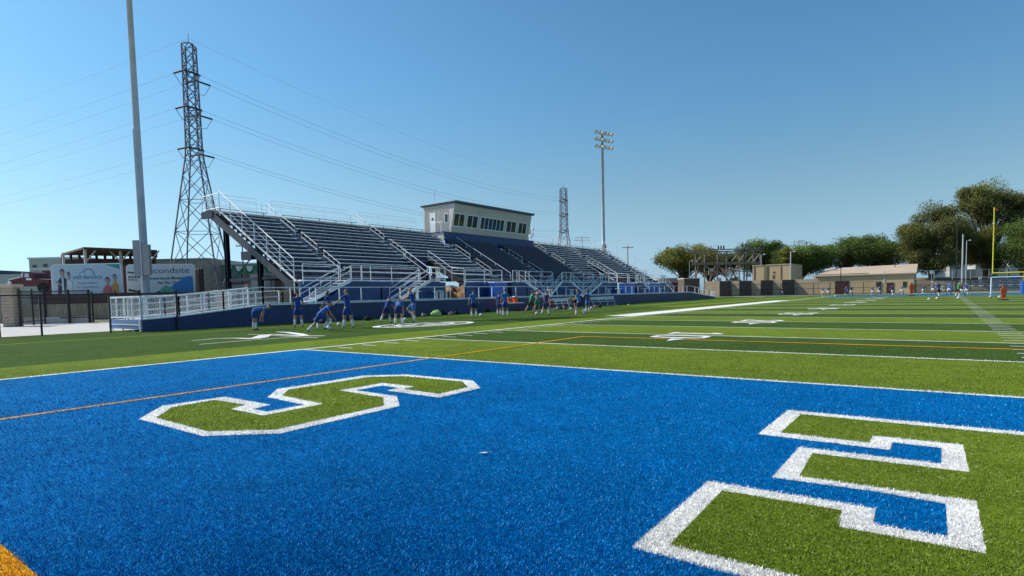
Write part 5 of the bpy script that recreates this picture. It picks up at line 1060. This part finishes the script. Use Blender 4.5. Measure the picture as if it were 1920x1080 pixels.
person(1102, 586, hz_(1102, 586, 547), 100, dict(lean=5, lleg=(-8, 7, 5), rleg=(8, 7, 5), larm=(60, 14, 70), rarm=(15, 14, 20)), 'sblue', 'slight', 'hairl', lab='fair haired player in dark blue near the far bench with one arm raised')
far = [(1466, 553.5, 20, 'snavy', 'swhite', 'player in navy shirt and white shorts, leftmost at the far end by the block wall'), (1480, 553, 200, 'sgrey', 'sgrey', 'player in pale kit at the far end beside the pale lamp post'),
 (1544, 555, 200, 'sblue', 'swhite', 'player in blue and white running, left of a close pair at the far end'), (1552, 554.5, 20, 'sblue', 'swhite', 'player in blue and white running, right of a close pair at the far end'),
 (1589, 555, 180, 'sblue', 'sblue', 'player in blue before the dark red garage door'), (1595, 554.5, 30, 'sblack', 'swhite', 'player with white shorts and raised arms right of the dark red garage door'),
 (1638, 553.5, 190, 'sblue', 'swhite', 'player in blue and white, left of a pair by the tan building window'), (1647, 553, 10, 'sblue', 'swhite', 'player leaning, right of a pair by the tan building window'),
 (1674, 554, 100, 'sblue', 'swhite', 'player in blue standing by the dark red door of the tan building'), (1690, 553, 20, 'sblue', 'swhite', 'player in blue jogging between the dark red door and the orange dummy'),
 (1731, 552.5, 60, 'sblue', 'swhite', 'player in blue bending right of the orange dummy'), (1750, 552, 180, 'slight', 'swhite', 'player in lighter blue leaning toward the left of the coach like adult'),
 (1761, 557, 90, 'sblue', 'sblack', 'broad adult in blue shirt and black shorts at the far end'), (1779, 553, 30, 'slight', 'swhite', 'player in light blue stretching between the broad adult and the green player'),
 (1795, 557, 340, 'sgreen', 'sblack', 'player in green shirt and black shorts kicking a ball at the far end'), (1804, 555, 200, 'snavy', 'swhite', 'player in navy close behind the green shirted kicker'), (1811, 553, 20, 'sblue', 'swhite', 'player in blue just right of the green shirted kicker')]
random.seed(3)
for i, (x, y, hd, sh, so, lab) in enumerate(far):
    run = random.uniform(8, 30); big = 'adult' in lab or 'kicking' in lab
    person(x, y, 1.85 if big else random.uniform(1.5, 1.72), hd, dict(lean=random.uniform(2, 16) + (30 if 'bending' in lab else 0), lleg=(-run, 8, run*.8), rleg=(run, 8, run), larm=(random.uniform(-20, 60), 18, 40), rarm=(random.uniform(-20, 60), 18, 40)), sh, so, random.choice(['hair', 'hairb', 'hairl']), 'skin', 'sblue' if i % 2 else 'sock', 'shoe', lab, detail=False, group='soccer players at the far end')
# ================================================================== BALLS, BAGS, BENCHES, COOLERS
def ball(x, y, lab, mt='ball', r=.115, shade=True):
    q = G(x, y); t = thing('soccer_ball', lab, 'ball', q, 'soccer balls on the turf'); m = MB(); m.ball(q+Z3*(r+.012), r, nu=20, nv=12); m.build('cover', M[mt], t, smooth=True)
    m = MB(); ph = random.random()
    for k in range(6):
        a = k*2.4+ph; el_ = -.6+k*.33; d_ = Vector((math.cos(a)*math.cos(el_), math.sin(a)*math.cos(el_), math.sin(el_))); u = d_.cross(Z3).normalized(); v = d_.cross(u); c_ = q+Z3*(r+.012)+d_*(r*.99)
        m.prism([(r*.34*math.cos(j*1.2566), r*.34*math.sin(j*1.2566)) for j in range(5)], c_-d_*.004, u, v, d_*.006)
    m.build('dark_patches', M['shoe'], t)
near_b = [(617, 620, 'ball', 'grey white ball held low by the kneeling player'), (902, 594, 'ball', 'white ball at the feet of the walking light blue player'), (1006, 591, 'ball', 'white ball at the feet of the navy player'), (1096, 586, 'ball', 'white ball between the two players near the far bench'), (1109, 580, 'ball', 'white ball before the left end of the far bench'), (1070, 582, 'ball', 'white ball under the bent green player'), (1179, 574, 'bally', 'yellow and white ball alone beyond the far bench'),
 (636, 613, 'ball', 'white ball beside the foot of the tall fair haired player'), (1543, 559.5, 'ball', 'white ball on the far sideline, left of two'), (1566, 556.8, 'ball', 'white ball near the far sideline, right of two'), (1742, 563.5, 'ball', 'white ball right of the left orange dummy, nearest of its pair'), (1757, 561.5, 'ball', 'white ball right of the left orange dummy, farther of its pair'), (1797, 560.8, 'ball', 'white ball struck by the green shirted player at the far end'), (1857, 558.2, 'ball', 'white ball in front of the soccer goal, left of two'), (1874, 559, 'ball', 'white ball in front of the soccer goal beside the orange dummy'), (760, 603, 'ball', 'white ball behind the player bent over by the round emblem')]
for x, y, mt, lab in near_b: ball(x, y, lab, mt, r=.115 if y > 565 else .13)
def bag(x, y, L_, w_, h, mt, lab, nm='sports_bag', cat='bag'):
    q = G(x, y); t = thing(nm, lab, cat, q, 'bags along the navy skirt'); bm = bmesh.new(); bmesh.ops.create_icosphere(bm, subdivisions=3, radius=1)
    for v in bm.verts:
        k = 1+.10*math.sin(v.co.x*5+x)+.08*math.sin(v.co.y*9+v.co.z*4); v.co = Vector((v.co.x*L_/2*k, v.co.y*w_/2*k, (max(v.co.z, -.55)+.55)*h/1.55*k))
    me = bpy.data.meshes.new('pouch'); bm.to_mesh(me); bm.free(); me.transform(Matrix.Translation(q+Z3*.01) @ Matrix((Y3, -X3, Z3)).transposed().to_4x4()); me.materials.append(M[mt]); me.polygons.foreach_set('use_smooth', [True]*len(me.polygons))
    o = bpy.data.objects.new('pouch', me); COL.objects.link(o); o.parent = t; o.matrix_parent_inverse = t.matrix_basis.inverted()
    m = MB(); c_ = q+Z3*h*.9; m.tube([c_-Y3*L_*.25, c_+Z3*.12, c_+Y3*L_*.25], .018, 6); m.build('strap', M['sblack'], t)
bag(818, 593, 1.0, .6, .42, 'lime', 'lime green domed bag lying against the navy skirt behind the round emblem')
bl = [(672, 600, .9, 'snavy', 'navy bag by the skirt right of the tall fair haired player'), (690, 601, .6, 'sblack', 'black bag by the skirt left of the leaning player'), (795, 594, .5, 'sgrey', 'grey bag just left of the lime green bag'), (832, 590, .7, 'sblack', 'black backpack standing right of the lime green bag'), (846, 591, .5, 'sgrey', 'small pale bag right of the black backpack by the lime bag'), (857, 589.5, .7, 'sblack', 'black bag, farther right of the lime green bag'), (915, 585, .6, 'sblack', 'black bag by the skirt left of the cooler table'),
 (975, 583, .5, 'sred', 'dark red bag under the cooler table end'), (1046, 581, .6, 'sgrey', 'pale bag heaped before the near bench, left one'), (1052, 580, .5, 'sblack', 'black bag before the near bench, middle one'), (1060, 580, .5, 'sred', 'dark red bag before the near bench, right one'), (1117, 577, .6, 'sgrey', 'grey bag on the turf at the left of the far bench'), (1125, 576.5, .5, 'sblack', 'black bag on the turf below the far bench')]
for x, y, L_, mt, lab in bl: bag(x, y, L_*.8, .3, .27, mt, lab)
def bench(xa, xb, yb, lab):
    ya, yb_ = onX(-15.9, xa, 575).y, onX(-15.9, xb, 572).y; X_ = -15.9; t = thing('team_bench', lab, 'bench', (X_, (ya+yb_)/2, 0), 'team benches before the grandstand')
    for k, (dx, z) in enumerate(((0, .45), (-.16, .45))): m = MB(); m.box(X_+dx-.07, X_+dx+.07, ya, yb_, z, z+.045); m.build('seat_plank', M['alu'], t)
    for z in (.68, .86): m = MB(); m.box(X_-.30, X_-.26, ya, yb_, z, z+.14); m.build('back_plank', M['alu'], t)
    for i in range(4):
        y = ya+.2+(yb_-ya-.4)*i/3; m = MB(); m.bar((X_-.1, y, .05), (X_-.1, y, .44), .07); m.bar((X_-.4, y, .04), (X_+.25, y, .04), .09, .06); m.bar((X_-.1, y, .42), (X_-.28, y, .42), .05); m.bar((X_-.25, y, .42), (X_-.25, y, 1.0), .05); m.build('leg', M['alu'], t)
bench(1033, 1070, 0, 'aluminium bench with back before the navy skirt, nearer of two'); bench(1112, 1155, 0, 'aluminium bench with back before the navy skirt, farther of two')
q = G(962, 583); q = Vector((-16.2, onX(-16.2, 962, 575).y, 0)); t = thing('cooler_table', 'low folding table carrying the orange coolers by the navy skirt', 'table', q)
m = MB(); m.box(q.x-.35, q.x+.35, q.y-1.3, q.y+1.3, .68, .73); m.build('tabletop', M['white'], t)
for sx in (-1, 1):
    for sy in (-1, 1): m = MB(); m.bar((q.x+sx*.3, q.y+sy*1.15, 0), (q.x+sx*.3, q.y+sy*1.15, .679), .05); m.build('leg', M['steelg'], t)
for dy, sc, lab in ((.35, 1, 'large orange drink cooler with white lid on the low table'), (-.55, .8, 'smaller orange drink cooler left of the large one on the low table')):
    c_ = Vector((q.x, q.y+dy, .732)); t = thing('drink_cooler', lab, 'cooler', c_, 'orange drink coolers'); m = MB(); m.tube([c_, c_+Z3*.06*sc, c_+Z3*.5*sc, c_+Z3*.54*sc], [.20*sc, .22*sc, .25*sc, .24*sc], 20); m.build('body', M['orange'], t)
    m = MB(); m.tube([c_+Z3*.541*sc, c_+Z3*.6*sc], [.25*sc, .22*sc], 20); m.build('lid', M['white'], t); m = MB(); m.tube([c_+X3*.22*sc+Z3*.1, c_+X3*.3*sc+Z3*.1], .025, 8); m.build('tap', M['white'], t)
# a pale leaf lying on the blue turf
q = G(908, 855); m = MB(); m.prism([(-.05, 0), (0, .018), (.05, .01), (.07, .035), (.03, -.005), (0, -.015)], q+Z3*.03, sdv, fr.cross(Z3)*0+Vector((-sdv.y, sdv.x, 0)), Z3*.004); tag(m.build('fallen_leaf', M['sign']), 'tiny pale leaf lying on the blue turf', 'leaf')
